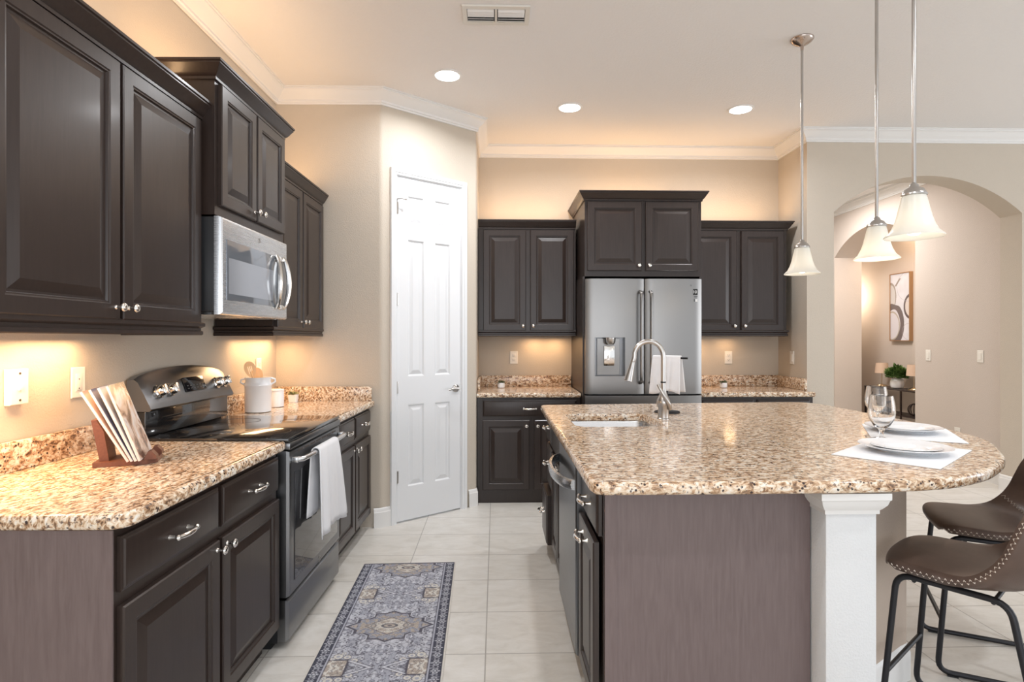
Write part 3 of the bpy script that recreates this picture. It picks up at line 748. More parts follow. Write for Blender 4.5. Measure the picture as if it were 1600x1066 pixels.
for lab, xa, xb, side in (('speckled granite countertop on the back wall left of the refrigerator', -.158, .698, -1), ('speckled granite countertop on the back wall right of the refrigerator', 1.678, 2.657, 1)):
    c = thing('countertop', lab, 'countertop', (0, 0, 0), 0)
    worktop(c, [(xa, 4.80), (xb, 4.80), (xb, 5.446), (xa, 5.446)])
    b = MB(); b.box(xa, xb, 5.425, 5.447, .915, 1.016, .002); ob('backsplash', b, 'granite', c, 30)
    xs = (xa + .001, xa + .022) if side < 0 else (xb - .022, xb - .001)
    b = MB(); b.box(xs[0], xs[1], 4.93, 5.424, .915, 1.016, .002); ob('backsplash', b, 'granite', c, 30)
G2 = 'wall cabinets along the back wall'
upper('dark espresso wall cabinet on the back wall, left of the refrigerator', G2, (-.155, 5.12, 0), 0, .853, UD, 1.385, 2.352, [(.045, .415), (.455, .835)], left=False, right=False, cl=False, cr=False)
upper('dark espresso wall cabinet on the back wall, right of the refrigerator', G2, (1.680, 5.12, 0), 0, .892, UD, 1.385, 2.352, [(.035, .440), (.480, .860)], left=False, cl=False)
c = upper('deep dark espresso cabinet above the refrigerator with side panels', G2, (.720, 4.74, 0), 0, .955, .71, 1.865, 2.515, [(.022, .462), (.497, .925)], rail=False)
b = MB()
b.box(-.016, .001, 0, .705, 0, 1.864); ob('side_panel', b, 'cab', c, 0)
b = MB(); b.box(.940, .957, 0, .705, 0, 1.864); ob('side_panel', b, 'cab', c, 0)

# refrigerator
fr = thing('refrigerator', 'dark stainless french door refrigerator with a water dispenser', 'refrigerator', (.742, 4.66, 0), 0)
FW = .900
b = MB(); b.box(.004, FW - .012, .078, .76, .03, 1.815); b.box(.05, FW - .06, .10, .7, 0, .03); ob('cabinet', b, 'blackplastic', fr, 0)
def convex(x0, x1, z0, z1, bulge, hole=None, yb=.075, n=14):
    mb = MB(); xs = [x0 + (x1 - x0) * i / n for i in range(n + 1)]
    if hole: xs = sorted(set(xs + [hole[0], hole[1]])); 
    zs = [z0, z1] if not hole else [z0, hole[2], hole[3], z1]
    def y(x):
        t = (x - x0) / (x1 - x0) * 2 - 1
        e = min(x - x0, x1 - x); return -bulge * (1 - t * t) + (.012 * (1 - min(e / .012, 1)) ** 2)
    g = {(i, j): mb.b.verts.new((xs[i], y(xs[i]), zs[j])) for i in range(len(xs)) for j in range(len(zs))}
    for i in range(len(xs) - 1):
        for j in range(len(zs) - 1):
            if hole and hole[0] - 1e-6 <= xs[i] and xs[i + 1] <= hole[1] + 1e-6 and j == 1: continue
            mb.b.faces.new((g[i, j], g[i + 1, j], g[i + 1, j + 1], g[i, j + 1]))
    # sides and back
    bk = {(i, j): mb.b.verts.new((xs[i], yb, zs[j])) for i in (0, len(xs) - 1) for j in (0, len(zs) - 1)}
    L, T = len(xs) - 1, len(zs) - 1
    for j in (0, T): mb.fill([g[i, j] for i in range(L + 1)] + [bk[L, j], bk[0, j]])
    for i in (0, L): mb.fill([g[i, j] for j in range(T + 1)] + [bk[i, T], bk[i, 0]])
    mb.fill([bk[0, 0], bk[L, 0], bk[L, T], bk[0, T]])
    return mb
dl = ob('door', convex(-.028, .444, .915, 1.838, .012, (.048, .288, 1.060, 1.368)), 'fridge', fr, 40)
dr = ob('door', convex(.452, .912, .915, 1.838, .012), 'fridge', fr, 40)
ob('freezer_drawer', convex(-.028, .912, .12, .902, .012), 'fridge', fr, 40)
def pane(mb, x0, x1, z0, z1, y0, y1):  # open recess box
    f = [(x0, z0), (x1, z0), (x1, z1), (x0, z1)]; a = mb.ring([(x, y0, z) for x, z in f]); c_ = mb.ring([(x, y1, z) for x, z in f]); mb.quadring(a, c_); mb.fill(c_)
b = MB(); pane(b, .048, .288, 1.060, 1.368, -.012, .060); dp = ob('dispenser_recess', b, M['blacksteel'], dl, 0)
b = MB(); b.box(.072, .258, .045, .058, 1.065, 1.362, .002); ob('dispenser_panel', b, 'fridge', dl, 0)
b = MB(); b.lathe([(.030, 1.31), (.044, 1.33), (.046, 1.366)], 20, Matrix.Translation((.170, .012, 0))); ob('dispenser_spout', b, 'nickel', dl, 40)
b = MB(); b.box(.128, .212, .030, .038, 1.14, 1.30, .003); ob('dispenser_paddle', b, 'chrome', dl, 30)
for x, dd in ((.412, dl), (.492, dr)):
    b = MB(); pts = [(x, -.002, 1.735), (x, -.030, 1.725), (x, -.050, 1.68), (x, -.052, 1.37), (x, -.050, 1.06), (x, -.030, 1.015), (x, -.002, 1.005)]
    b.tube(catmull(pts, 5), .013, 10); ob('handle', b, 'fridge', dd, 50)
b = MB(); b.tube(catmull([(.10, -.002, .80), (.11, -.04, .80), (.44, -.055, .80), (.78, -.04, .80), (.79, -.002, .80)], 6), .013, 10); ob('handle', b, 'fridge', fr, 50)
st_ = MB(); st_.box(.828, .874, -.0065, -.0025, 1.708, 1.756); sticker = ob('energy_sticker', st_, 'label_black', dr, 0)
text_mesh('sticker_number', '10', .034, 'label_white', sticker, (.851, -.0070, 1.732), (R(90), 0, 0), .0003)
b = MB(); b.box(.829, .873, -.006, -.0025, 1.694, 1.698); b.box(.834, .868, -.006, -.0025, 1.684, 1.687); b.box(.829, .851, -.006, -.0025, 1.655, 1.676); ob('sticker_text', b, 'label_black', dr, 0)
b = MB(); b.box(.856, .874, -.006, -.0025, 1.655, 1.676); ob('sticker_label', b, 'label_white', dr, 0)
text_mesh('brand_lettering', 'LG', .018, 'blackplastic', dr, (.815, -.0075, 1.785), (R(90), 0, 0), .0006)

# ---- island -----------------------------------------------------------------
isl = thing('countertop', 'large granite island top with a rounded right end and an undermount sink', 'countertop', (0, 0, 0))
outl = [(.335, 1.795), (.80, 1.795), (1.10, 1.797)] + [tuple(v) for v in catmull([(1.25, 1.805), (1.47, 1.845), (1.65, 1.93), (1.79, 2.035), (1.905, 2.14), (1.995, 2.255), (2.16, 2.51), (2.225, 2.75), (2.24, 3.08), (2.235, 3.5), (2.225, 3.85)], 5)] + \
    [(2.21, 3.96), (2.15, 4.04), (2.05, 4.065), (1.3, 4.01), (.345, 3.935), (.312, 3.925), (.298, 3.90), (.295, 3.5), (.295, 2.4), (.295, 1.85), (.305, 1.81)]
outl = [Vector(p) for p in outl]
SX0, SX1, SY0, SY1 = .405, .872, 2.945, 3.45
worktop(isl, outl, 'slab', [[Vector(p) for p in rrect(SX0, SX1, SY0, SY1, .06, 6)]])
sk = thing('sink', 'undermount stainless sink set in the island top', 'sink', (0, 0, 0))
b = MB(); rr = loft_outline(b, [Vector(p) for p in rrect(SX0 - .008, SX1 + .008, SY0 - .008, SY1 + .008, .066, 6)], [(-.012, .872), (0, .872), (.004, .866), (.012, .72), (.035, .69), (.06, .686)], 1); b.fill(rr[-1])
ob('basin', b, 'sink', sk, 50)
b = MB(); b.lathe([(.042, .6865), (.042, .689), (.030, .689), (.028, .687)], 24, Matrix.Translation((.636, 3.20, 0))); ob('drain', b, 'chrome', sk, 50)
# island carcasses (facing the aisle)
IR = R(-90)
FX = .355
def isl_cab(label, y_far, w):
    return thing('base_cabinet', label, 'cabinet', (FX, y_far, 0), IR, 'island base cabinets facing the aisle')
c = isl_cab('dark espresso three drawer base cabinet at the far end of the island', 3.87, .34)
cab_body(c, .338, .60, 0, .872, .05)
for z0, z1, yy in ((.700, .852, 0), (.425, .680, 0), (.105, .405, -.030)):
    o = ob('drawer', MB().panel(.012, .326, z0, z1, [(i, v - .001 + yy * (k_ > 0)) for k_, (i, v) in enumerate(DRAW)]), 'cab', c, 20)
    k = MB(); pull(k, .169, (z0 + z1) / 2 + .02, -.021 + yy, .076); ob('handle', k, 'chrome', o, 50)
c = isl_cab('dark espresso sink base cabinet in the island beside the dishwasher', 3.528, .608)
b = MB(); b.box(0, .606, 0, .60, .10, .67); b.box(0, .606, .05, .60, 0, .10); b.box(0, .606, 0, .02, .67, .872); b.box(0, .016, .02, .6, .67, .872); ob('cabinet_body', b, 'cab', c, 0)
o = ob('drawer', MB().panel(.012, .594, .700, .852, [(i, v - .001) for i, v in DRAW]), 'cab', c, 20)
cab_door(c, .012, .297, .115, .672, (.273, .640)); cab_door(c, .309, .594, .115, .672, (.333, .640))
dw = thing('dishwasher', 'stainless dishwasher with a bowed handle in the island', 'dishwasher', (FX, 2.918, 0), IR)
b = MB(); b.box(.022, .606, .0, .58, .10, .865); b.box(.02, .6, .05, .55, 0, .10); ob('tub', b, 'blackplastic', dw, 0)
b = MB(); b.panel(.006, .610, .105, .862, [(0, -.001), (0, -.034), (.006, -.040), (.014, -.041)]); ob('door', b, 'blacksteel', dw, 25)
b = MB(); pts = [(.035 + .545 * t, -.044 - .062 * math.sin(math.pi * t) ** .55, .772) for t in [i / 20 for i in range(21)]]
rings = []
for i, p_ in enumerate(pts): rings.append(b.ring([(p_[0], p_[1] - .008, p_[2] - .019), (p_[0], p_[1] - .013, p_[2]), (p_[0], p_[1] - .008, p_[2] + .019), (p_[0], p_[1] + .004, p_[2] + .021), (p_[0], p_[1] + .004, p_[2] - .021)]))
for a, c_ in zip(rings, rings[1:]): b.quadring(a, c_)
b.fill(rings[0][::-1]); b.fill(rings[-1]); ob('handle', b, 'steel', dw, 50)
c = isl_cab('dark espresso pull-out base cabinet at the near end of the island', 2.295, .36)
cab_body(c, .364, .60, 0, .872, .05)
cab_drawer(c, .014, .352, .700, .852)
o = ob('door', MB().panel(.014, .352, .115, .680, [(i, v - .012) for i, v in DOOR]), 'cab', c, 8)
k = MB(); pull(k, .183, .645, -.032); ob('handle', k, 'chrome', o, 50)
ip = thing('island_end_panel', 'dark brown wood panel closing the near end of the island', 'panel', (FX, 1.925, 0))
b = MB(); b.box(0.004, .692, 0, .004 + .002, 0, .871); b.box(.004, .045, -.004, 0, 0, .871); ob('panel', b, 'panel', ip, 0)
cl = thing('island_column', 'square white textured post with a moulded cap under the island corner', 'column', (1.052, 1.840, 0))
b = MB(); b.box(0, .165, 0, .165, 0, .812, .004); ob('shaft', b, 'column', cl, 30)
b = MB(); pr = [(0, .800), (.006, .800), (.006, .812), (.012, .818), (.022, .832), (.026, .846), (.030, .850), (.030, .871), (0, .871)]
b.sweep([(0, .165), (0, 0), (.165, 0), (.165, .165)], pr, True); b.box(0, .165, 0, .165, .812, .871); ob('capital', b, 'trim', cl, 25)
b = MB(); b.sweep([(0, .165), (0, 0), (.165, 0), (.165, .165)], bp, False); ob('base_moulding', b, 'trim', cl, 25)
KP = [(1.219, 1.995), (1.60, 2.262)]
kw = [(1.219, 2.010), (1.600, 2.277)] + arc(1.600 - .0, 2.327, .05, -50, 0, 3)[1:] + [(1.65, 2.40), (1.65, 3.75), (1.60, 3.80), (1.06, 3.80)]
b = MB(); b.sweep([Vector(p) for p in kw], wallprof(0, .871, .10), True); kn = ob('knee_wall', b, 'knee', None, 40); tag(kn, 'taupe half wall holding up the seating side of the island', 'wall')
b = MB(); b.sweep([Vector(p) for p in kw[:7]], bp, False); ob('base_moulding', b, 'trim', kn, 30)
# faucet
fc = thing('faucet', 'brushed nickel gooseneck faucet with a pull-down spray head', 'faucet', (.925, 3.215, .914))
b = MB(); b.lathe([(.034, 0), (.034, .004), (.030, .008), (.029, .062), (.033, .072), (.038, .090), (.036, .106), (.026, .124), (.017, .150), (.015, .165)], 28)
ob('base', b, 'nickel', fc, 40)
b = MB(); pts = [(0, 0, .165), (0, 0, .27), (0, 0, .345)] + [(-.082 + .082 * math.cos(R(a)), 0, .345 + .085 * math.sin(R(a))) for a in range(15, 166, 15)] + [(-.162, 0, .34), (-.168, 0, .322)]
b.tube(pts, .0135, 14); ob('neck', b, 'nickel', fc, 60)
b = MB(); b.lathe([(.0148, 0), (.0148, .008)], 16, Matrix.Translation((0, 0, .20))); ob('collar', b, 'blackmetal', fc, 60)
dd = Vector((-.026, 0, -.105)); mx = Matrix.Translation((-.168, 0, .322)) @ dd.to_track_quat('Z', 'Y').to_matrix().to_4x4()
b = MB(); b.lathe([(.0145, 0), (.0145, .004), (.013, .006), (.016, .04), (.023, .105), (.024, .113), (.020, .116), (.004, .116)], 24, mx); ob('spray_head', b, 'nickel', fc, 40)
b = MB(); b.tube(catmull([(.030, -.022, .060), (.020, -.046, .085), (-.008, -.052, .130), (-.030, -.046, .170), (-.042, -.040, .195)], 4), [.012, .011, .011, .010, .010, .010, .009, .009, .009, .009, .009, .008, .008, .008, .008, .007, .006], 10); ob('lever', b, 'nickel', fc, 60)
# towel stand
ts = thing('towel_stand', 'dark metal countertop towel stand behind the faucet', 'towel stand', (1.030, 3.50, .915))
b = MB(); b.lathe([(.076, 0), (.076, .005), (.072, .008), (.004, .009)], 32); ob('base', b, 'blackmetal', ts, 40)
b = MB(); b.tube([(0, 0, .008), (0, 0, .325)], .006, 10); ob('post', b, 'blackmetal', ts, 60)
ta = Vector((.80, -.60, 0)); b = MB(); b.tube([ta * -.09 + Vector((0, 0, .328)), ta * .125 + Vector((0, 0, .328))], .006, 10); ob('bar', b, 'blackmetal', ts, 60)
mxt = Matrix.Rotation(math.atan2(ta.y, ta.x), 4, 'Z')
tw2 = drape('hand_towel', None, .0, .086, .094, 0, .328, .0125, .205, .205, mxt, .040, 8, .006, 0, .006, out=.035)
tw2.location = ts.location; tag(tw2, 'white hand towel hanging on the countertop stand in front of the refrigerator', 'towel')

# placemats, plates, glasses
def mat_ob(label, cx, cy, ang, w, h):
    b = MB(); b.box(-w / 2, w / 2, -h / 2, h / 2, 0, .003, .001); o = ob('placemat', b, 'placemat', None, 30, (cx, cy, .9146), (0, 0, R(ang))); tag(o, label, 'placemat', 'white woven placemats on the island')
mat_ob('white woven placemat on the island, nearer to the camera', 1.585, 2.24, 40.5, .50, .345)
mat_ob('white woven placemat on the island, farther from the camera', 1.945, 2.70, 62, .45, .355)
plp = [(.0, .0), (.55, 0), (.60, .06), (.80, .09), (1.0, .16), (1.0, .175), (.80, .115), (.60, .085), (.55, .03), (.02, .025)]
def plate_ob(label, x, y, z, r, k=1):
    o = ob('plate', MB().lathe([(max(a * r, .001), h * r * k) for a, h in plp], 56), 'ceramic', None, 50, (x, y, z)); tag(o, label, 'plate', 'white plates on the placemats'); return o
plate_ob('large white dinner plate, lower one on the nearer placemat', 1.595, 2.245, .9178, .158)
plate_ob('small white plate stacked on the dinner plate of the nearer placemat', 1.600, 2.245, .9230, .118, 1.0)
plate_ob('large white dinner plate, lower one on the farther placemat', 1.935, 2.735, .9178, .158)
plate_ob('small white plate stacked on the dinner plate of the farther placemat', 1.940, 2.735, .9230, .118, 1.0)
def goblet(label, x, y):
    prof = [(.002, .003), (.036, .001), (.037, .003), (.030, .005), (.009, .010), (.0065, .022), (.009, .034), (.012, .043), (.030, .060), (.046, .090), (.050, .115), (.048, .150), (.042, .188), (.0415, .190), (.0400, .189), (.0455, .150), (.0475, .115), (.0435, .092), (.028, .064), (.010, .053), (.001, .051)]
    o = ob('water_goblet', MB().lathe([(a * 1.08, h_ * 1.02) for a, h_ in prof], 40), 'glass', None, 60, (x, y, .9146)); tag(o, label, 'glass', 'clear goblets on the island')
goblet('clear water goblet closer to the camera, behind the nearer plate', 1.705, 2.545)
goblet('clear water goblet farther back, left of the farther placemat', 2.005, 3.035)

# ---- stools --------------------------------------------------------------------
def stool(label, cx, cy, fang):
    # local +y = facing
    t = thing('bar_stool', label, 'stool', (cx, cy, 0), R(fang), 'brown leather counter stools')
    cen = [(.225, .585), (.222, .605), (.19, .618), (.10, .613), (0, .603), (-.08, .600), (-.14, .610), (-.185, .645), (-.21, .70), (-.228, .78), (-.245, .87), (-.248, .885)]
    edg = [(.205, .575), (.200, .592), (.17, .602), (.09, .603), (.02, .605), (-.04, .622), (-.085, .660), (-.115, .705), (-.135, .755), (-.155, .81), (-.18, .865), (-.185, .875)]
    hw = [.165, .185, .200, .212, .220, .224, .226, .226, .224, .215, .190, .150]
    cs = catmull([Vector((*a, 0)) for a in cen], 4); es = catmull([Vector((*a, 0)) for a in edg], 4); hs = catmull([Vector((a, 0)) for a in hw], 4)
    NU = 20; mb = MB(); top = []; th = .042
    n = len(cs)
    for i in range(n):
        row = []
        for j in range(NU + 1):
            u = j / NU * 2 - 1; k = abs(u) ** 2.6
            y = cs[i].x * (1 - k) + es[i].x * k; z = cs[i].y * (1 - k) + es[i].y * k
            row.append(Vector((u * hs[i].x, y, z)))
        top.append(row)
    # normals by finite difference, second skin
    def nrm(i, j):
        a = top[min(i + 1, n - 1)][j] - top[max(i - 1, 0)][j]; c_ = top[i][min(j + 1, NU)] - top[i][max(j - 1, 0)]
        q = c_.cross(a); q.normalize(); return q
    tv = [[mb.b.verts.new(p) for p in r] for r in top]
    bot = [[top[i][j] + nrm(i, j) * th * (1 - .25 * abs(j / NU * 2 - 1) ** 4) for j in range(NU + 1)] for i in range(n)]
    bv = [[mb.b.verts.new(p) for p in r] for r in bot]
    for i in range(n - 1):
        mb.quadring(tv[i], tv[i + 1], False); mb.quadring(bv[i + 1], bv[i], False)
    loop = [(0, j) for j in range(NU + 1)] + [(i, NU) for i in range(1, n)] + [(n - 1, j) for j in range(NU - 1, -1, -1)] + [(i, 0) for i in range(n - 2, 0, -1)]
    mid = []
    cen_ = Vector((0, 0, 0))
    for (i, j) in loop:
        a, c_ = top[i][j], bot[i][j]; o_ = Vector((0, 0, 0))
        if j == 0: o_ += Vector((-1, 0, 0))
        if j == NU: o_ += Vector((1, 0, 0))
        if i == 0: o_ += Vector((0, 1, 0))
        if i == n - 1: o_ += Vector((0, 0, 1))
        mid.append((a + c_) / 2 + o_.normalized() * .010)
    mv = [mb.b.verts.new(p) for p in mid]
    L = len(loop)
    for k in range(L):
        q = (k + 1) % L; a, c_ = loop[k], loop[q]
        mb.fill((tv[a[0]][a[1]], tv[c_[0]][c_[1]], mv[q], mv[k])); mb.fill((mv[k], mv[q], bv[c_[0]][c_[1]], bv[a[0]][a[1]]))
    so = ob('seat', mb, 'leather', t, 60)
    # zigzag stitching round the rim: dense resample of the mid loop
    st = MB(); acc = [0]
    for k in range(L): acc.append(acc[-1] + (mid[(k + 1) % L] - mid[k]).length)
    tot = acc[-1]; steps = int(tot / .0088); zz = []
    ki = 0
    for s_ in range(steps):
        d = tot * s_ / steps
        while acc[ki + 1] < d: ki += 1
        f = (d - acc[ki]) / max(acc[ki + 1] - acc[ki], 1e-6); q = (ki + 1) % L
        a = top[loop[ki][0]][loop[ki][1]].lerp(top[loop[q][0]][loop[q][1]], f); c_ = bot[loop[ki][0]][loop[ki][1]].lerp(bot[loop[q][0]][loop[q][1]], f); m_ = mid[ki].lerp(mid[q], f)
        side = a if s_ % 2 else c_
        off = (m_ - (a + c_) / 2).normalized() * .0016
        zz.append(m_.lerp(side, .42) + off)
    st.tube(zz, .0017, 4, closed=True); ob('stitching', st, 'stitch', so, 0)
    # inner seam where seat meets back
    st = MB(); i0 = 24; zz = []
    for j in range(1, NU * 3):
        u = j / (NU * 3) * NU; j0 = int(u); f = u - j0; k_ = 3.2 * 1
        p = top[i0][j0].lerp(top[i0][min(j0 + 1, NU)], f); p2 = top[i0 + 1][j0].lerp(top[i0 + 1][min(j0 + 1, NU)], f)
        zz.append((p if j % 2 else p.lerp(p2, .9)) - nrm(i0, j0) * .001)
    st.tube(zz, .0008, 4); ob('seam_stitching', st, 'stitch', so, 0)
    # frame
    def rnd_loop(P, r=.05, k=6):
        out = []
        for i in range(len(P)):
            a, p, c_ = P[i - 1], P[i], P[(i + 1) % len(P)]
            s = p + (a - p).normalized() * r; e = p + (c_ - p).normalized() * r
            out += [s * (1 - q) ** 2 + p * 2 * q * (1 - q) + e * q * q for q in [m_ / k for m_ in range(k + 1)]]
        return out
    fb = MB()
    for s in (-1, 1):
        P = [Vector((s * .200, .215, .0125)), Vector((s * .178, .170, .556)), Vector((s * .178, -.130, .552)), Vector((s * .200, -.235, .0125))]
        fb.tube(rnd_loop(P), .0105, 10, closed=True)
    ob('frame', fb, 'blackmetal', t, 60)
    for y, z, s in ((.197, .215, .192), (.12, .545, .178), (-.09, .543, .178), (-.225, .0125, .2)):
        fb = MB(); fb.tube([(-s, y, z), (s, y, z)], .0085 if z < .5 else .007, 10); ob('footrest' if z == .215 else 'crossbar', fb, 'blackmetal', t, 60)
    for s in (-1, 1):
        for y in (.165, -.185):
            fb = MB(); fb.box(s * .200 - .010, s * .200 + .010, y - .018, y + .018, 0, .006); ob('floor_glide', fb, 'blackplastic', t, 0)
    return t
stool('brown leather counter stool with pale zigzag stitching, nearest the white column', 1.618, 1.950, 39)
stool('brown leather counter stool with pale zigzag stitching, farther along the rounded end', 2.075, 2.405, 62)

# ---- rug -----------------------------------------------------------------------
def grid_pattern(name, w, h, nx, ny, fn, material, thick, parent=None):
    xs = np.linspace(-w / 2, w / 2, nx); ys = np.linspace(-h / 2, h / 2, ny); X, Y = np.meshgrid(xs, ys)
    co = np.zeros((nx * ny, 3), np.float32); co[:, 0] = X.ravel(); co[:, 1] = Y.ravel(); co[:, 2] = thick
    idx = np.arange(nx * ny).reshape(ny, nx); q = np.stack([idx[:-1, :-1], idx[:-1, 1:], idx[1:, 1:], idx[1:, :-1]], -1).reshape(-1, 4)
    # skirt
    border = np.concatenate([idx[0, :], idx[1:, -1], idx[-1, -2::-1], idx[-2:0:-1, 0]]); nb = len(border)
    low = co[border].copy(); low[:, 2] = 0; base = nx * ny; co = np.concatenate([co, low])
    j = np.arange(nb); sk_ = np.stack([border[(j + 1) % nb], border[j], base + j, base + (j + 1) % nb], -1)
    quads = np.concatenate([q, sk_]); me = bpy.data.meshes.new(name)
    me.from_pydata(co.tolist(), [], quads.tolist()); me.update()
    col = fn(X, Y).reshape(-1, 3); col = np.concatenate([col, col[border]])
    a = me.color_attributes.new('pattern', 'FLOAT_COLOR', 'POINT'); a.data.foreach_set('color', np.concatenate([col, np.ones((len(col), 1))], 1).astype(np.float32).ravel())
    me.materials.append(M[material]); o = bpy.data.objects.new(name, me); C.objects.link(o)
    if parent: o.parent = parent
    return o
def vnoise(X, Y, s, seed):
    rs = np.random.RandomState(seed); G = rs.rand(256, 256); x = X * s + 100; y = Y * s + 100
    xi = np.floor(x).astype(int); yi = np.floor(y).astype(int); fx = x - xi; fy = y - yi; fx = fx * fx * (3 - 2 * fx); fy = fy * fy * (3 - 2 * fy)
    g = lambda a, c_: G[a % 256, c_ % 256]
    return (g(xi, yi) * (1 - fx) + g(xi + 1, yi) * fx) * (1 - fy) + (g(xi, yi + 1) * (1 - fx) + g(xi + 1, yi + 1) * fx) * fy
RWD, RL = .555, 2.02
def rug_fn(X, Y):
    navy = np.array([.058, .060, .085]); grey = np.array([.38, .39, .45]); lt = np.array([.60, .61, .66]); beige = np.array([.44, .38, .33]); cream = np.array([.66, .63, .58]); dark = np.array([.085, .08, .105])
    out = np.ones(X.shape + (3,)) * grey
    per = .70; cy = (Y - .24 + per / 2) % per - per / 2      # medallion-centred coordinate
    ax, ay = np.abs(X), np.abs(cy)
    def put(mask, c_, k=1.0): out[mask] = out[mask] * (1 - k) + c_ * k
    # allover florets, mirrored
    n1 = vnoise(ax, ay, 70, 1); n2 = vnoise(ax, ay, 120, 2); n3 = vnoise(ax, ay, 40, 5)
    put(n3 > .55, lt, .55); put(np.abs(n1 - .5) < .045, dark, .62); put((np.abs(n3 - .5) < .03), dark, .55); put(n2 > .83, dark, .8); put((n1 > .78), lt, .9)
    cellx = (ax % .048) - .024; celly = (ay % .052) - .026; rr_ = np.hypot(cellx, celly); th = np.arctan2(celly, cellx)
    put((rr_ < .011 + .004 * np.cos(4 * th)) & (rr_ > .006), dark, .7)
    # medallion: stepped diamond
    m = np.maximum(ax * .95 + ay * 1.0, np.maximum(ax * .80, ay * 1.05)) 
    step = np.minimum(np.maximum(ax / .155, ay / .070), np.maximum(ax / .085, ay / .125)); dia = ax / .205 + ay / .15
    f = np.minimum(step, np.maximum(dia, .0))
    put(f < 1.0, grey * .85); put((f < 1.0) & (n1 > .55), beige); put((f < 1.0) & (np.abs(n2 - .5) < .05), dark, .7)
    put((f > .93) & (f < 1.02), dark, .95); put((f > 1.02) & (f < 1.06), lt, .6)
    f2 = ax / .115 + ay / .085
    put(f2 < 1, beige); put((f2 < 1) & (n1 > .5), cream, .8); put((f2 < 1) & (np.abs(n2 - .5) < .07), dark, .55); put((f2 > .94) & (f2 < 1.03), dark, .7)
    e = np.hypot(ax / .040, ay / .022); put(e < 1, dark, .85); put(e < .65, beige); put(e < .3, dark, .8)
    e = np.hypot((ax - .075) / .014, ay / .02); put((e < 1) & (e > .6), dark, .7)
    # side squares half way between the medallions
    by = per / 2 - ay; sx = RWD / 2 - .072 - ax
    sq = (sx < .080) & (by < .060); put(sq, beige); put(sq & (n1 > .58), cream); put(sq & (np.abs(n2 - .5) < .08), dark, .6)
    put((np.abs(np.maximum(sx / .080, by / .060) - 1) < .05), dark, .95)
    # flower scrolls round the squares
    for (fx, fy, fr) in ((.03, .088, .019), (.07, .082, .015), (.105, .055, .014), (.05, .112, .010), (.010, .070, .010), (.13, .03, .009)):
        d = np.hypot(sx - fx, by - fy); put((d < fr), cream, .95); put(d < fr * .45, grey); put((d > fr) & (d < fr * 1.2), dark, .7)
    d = np.abs((sx - .08) * .55 - (.055 - by)) ; put((sx > .08) & (sx < .19) & (by < .055) & (d < .005), lt, .95); put((sx > .08) & (sx < .19) & (by < .055) & (np.abs(d - .008) < .0025), dark, .7)
    tri = (sx > .08) & (by < .022 * (1 - (sx - .08) / .05)); put(tri, dark, .55)
    # end medallions
    ey = RL / 2 - .028 - np.abs(Y)
    # inner light stripe, navy border, cream binding
    bx = np.minimum(RWD / 2 - ax, RL / 2 - np.abs(Y))
    edgex = RWD / 2 - ax
    band = edgex < .066; put(band, grey * 1.1); put((edgex < .070) & (edgex > .066), dark, .8)
    put(edgex < .060, navy)
    p = (Y % .060) - .030; fr2 = np.hypot(edgex - .034, p); th = np.arctan2(p, edgex - .034)
    nb_ = edgex < .060
    put(nb_ & (fr2 < .016 + .005 * np.cos(6 * th)) & (fr2 > .010), lt, .75); put(nb_ & (fr2 < .006), lt, .8)
    p2 = ((Y + .030) % .060) - .030; d2 = np.abs(np.abs(edgex - .034) * 1.1 + np.abs(p2) - .013); put(nb_ & (d2 < .0026), lt, .6)
    put(nb_ & (n2 > .72), grey, .55); put((edgex < .013), navy * .8)
    by2 = RL / 2 - np.abs(Y); put((by2 < .012), dark)
    put(edgex < .007, cream)
    out *= (.86 + .28 * vnoise(X, Y, 420, 9))[..., None]
    return np.clip(out, 0, 1)
rug = grid_pattern('rug', RWD, RL, 240, 860, rug_fn, 'rug', .006)
rug.location = (-.495, 2.535, .0005); rug.rotation_euler = (0, 0, R(1.4)); tag(rug, 'grey and navy patterned runner rug on the aisle floor', 'rug')

# ---- ceiling fittings -------------------------------------------------------------
where = ['recessed ceiling light in front of the pantry door, leftmost of three', 'recessed ceiling light in the middle, left of the refrigerator line', 'recessed ceiling light on the right, beside the first pendant rod']
for i, (cx, cy) in enumerate(CANS[:3]):
    t = thing('recessed_light', where[i], 'light', (cx, cy, CZ), 0, 'recessed ceiling lights')
    b = MB(); b.lathe([(.100, 0), (.100, -.004), (.094, -.007), (.082, -.005), (.080, .0)], 40, None, False, False); ob('trim_ring', b, 'trim', t, 50)
    b = MB(); b.lathe([(.081, -.0005), (.081, -.0035), (.02, -.0045)], 36); ob('lens', b, 'emit', t, 50)
vt = thing('air_vent', 'white rectangular air vent in the ceiling', 'vent', (0, 3.215, CZ))
b = MB(); fo = [(-.185, -.095), (.185, -.095), (.185, .095), (-.185, .095)]
r0 = b.ring([(x, y, -.001) for x, y in fo]); r1 = b.ring([(x * .99, y * .98, -.010) for x, y in fo]); r2 = b.ring([(x * .86, y * .70, -.010) for x, y in fo]); r3 = b.ring([(x * .85, y * .68, -.002) for x, y in fo])
for a, c_ in ((r0, r1), (r1, r2), (r2, r3)): b.quadring(a, c_)
b.box(-.006, .006, -.066, .066, -.012, -.004); ob('frame', b, mat('vent_paint', (.70, .68, .63), .4), vt, 0)
for s in (-1, 1):
    for k in range(6):
        b = MB(); y = -.052 + k * .021; b.box(-.072, .072, -.011, .011, -.0008, .0008, 0, Matrix.Translation((s * .083, y, -.008)) @ Matrix.Rotation(R(38 if k > 2 else -38), 4, 'X')); ob('louver', b, 'trim', vt, 0)
b = MB(); b.box(-.157, .157, -.065, .065, -.002, -.0008); ob('duct_backing', b, 'burner', vt, 0)
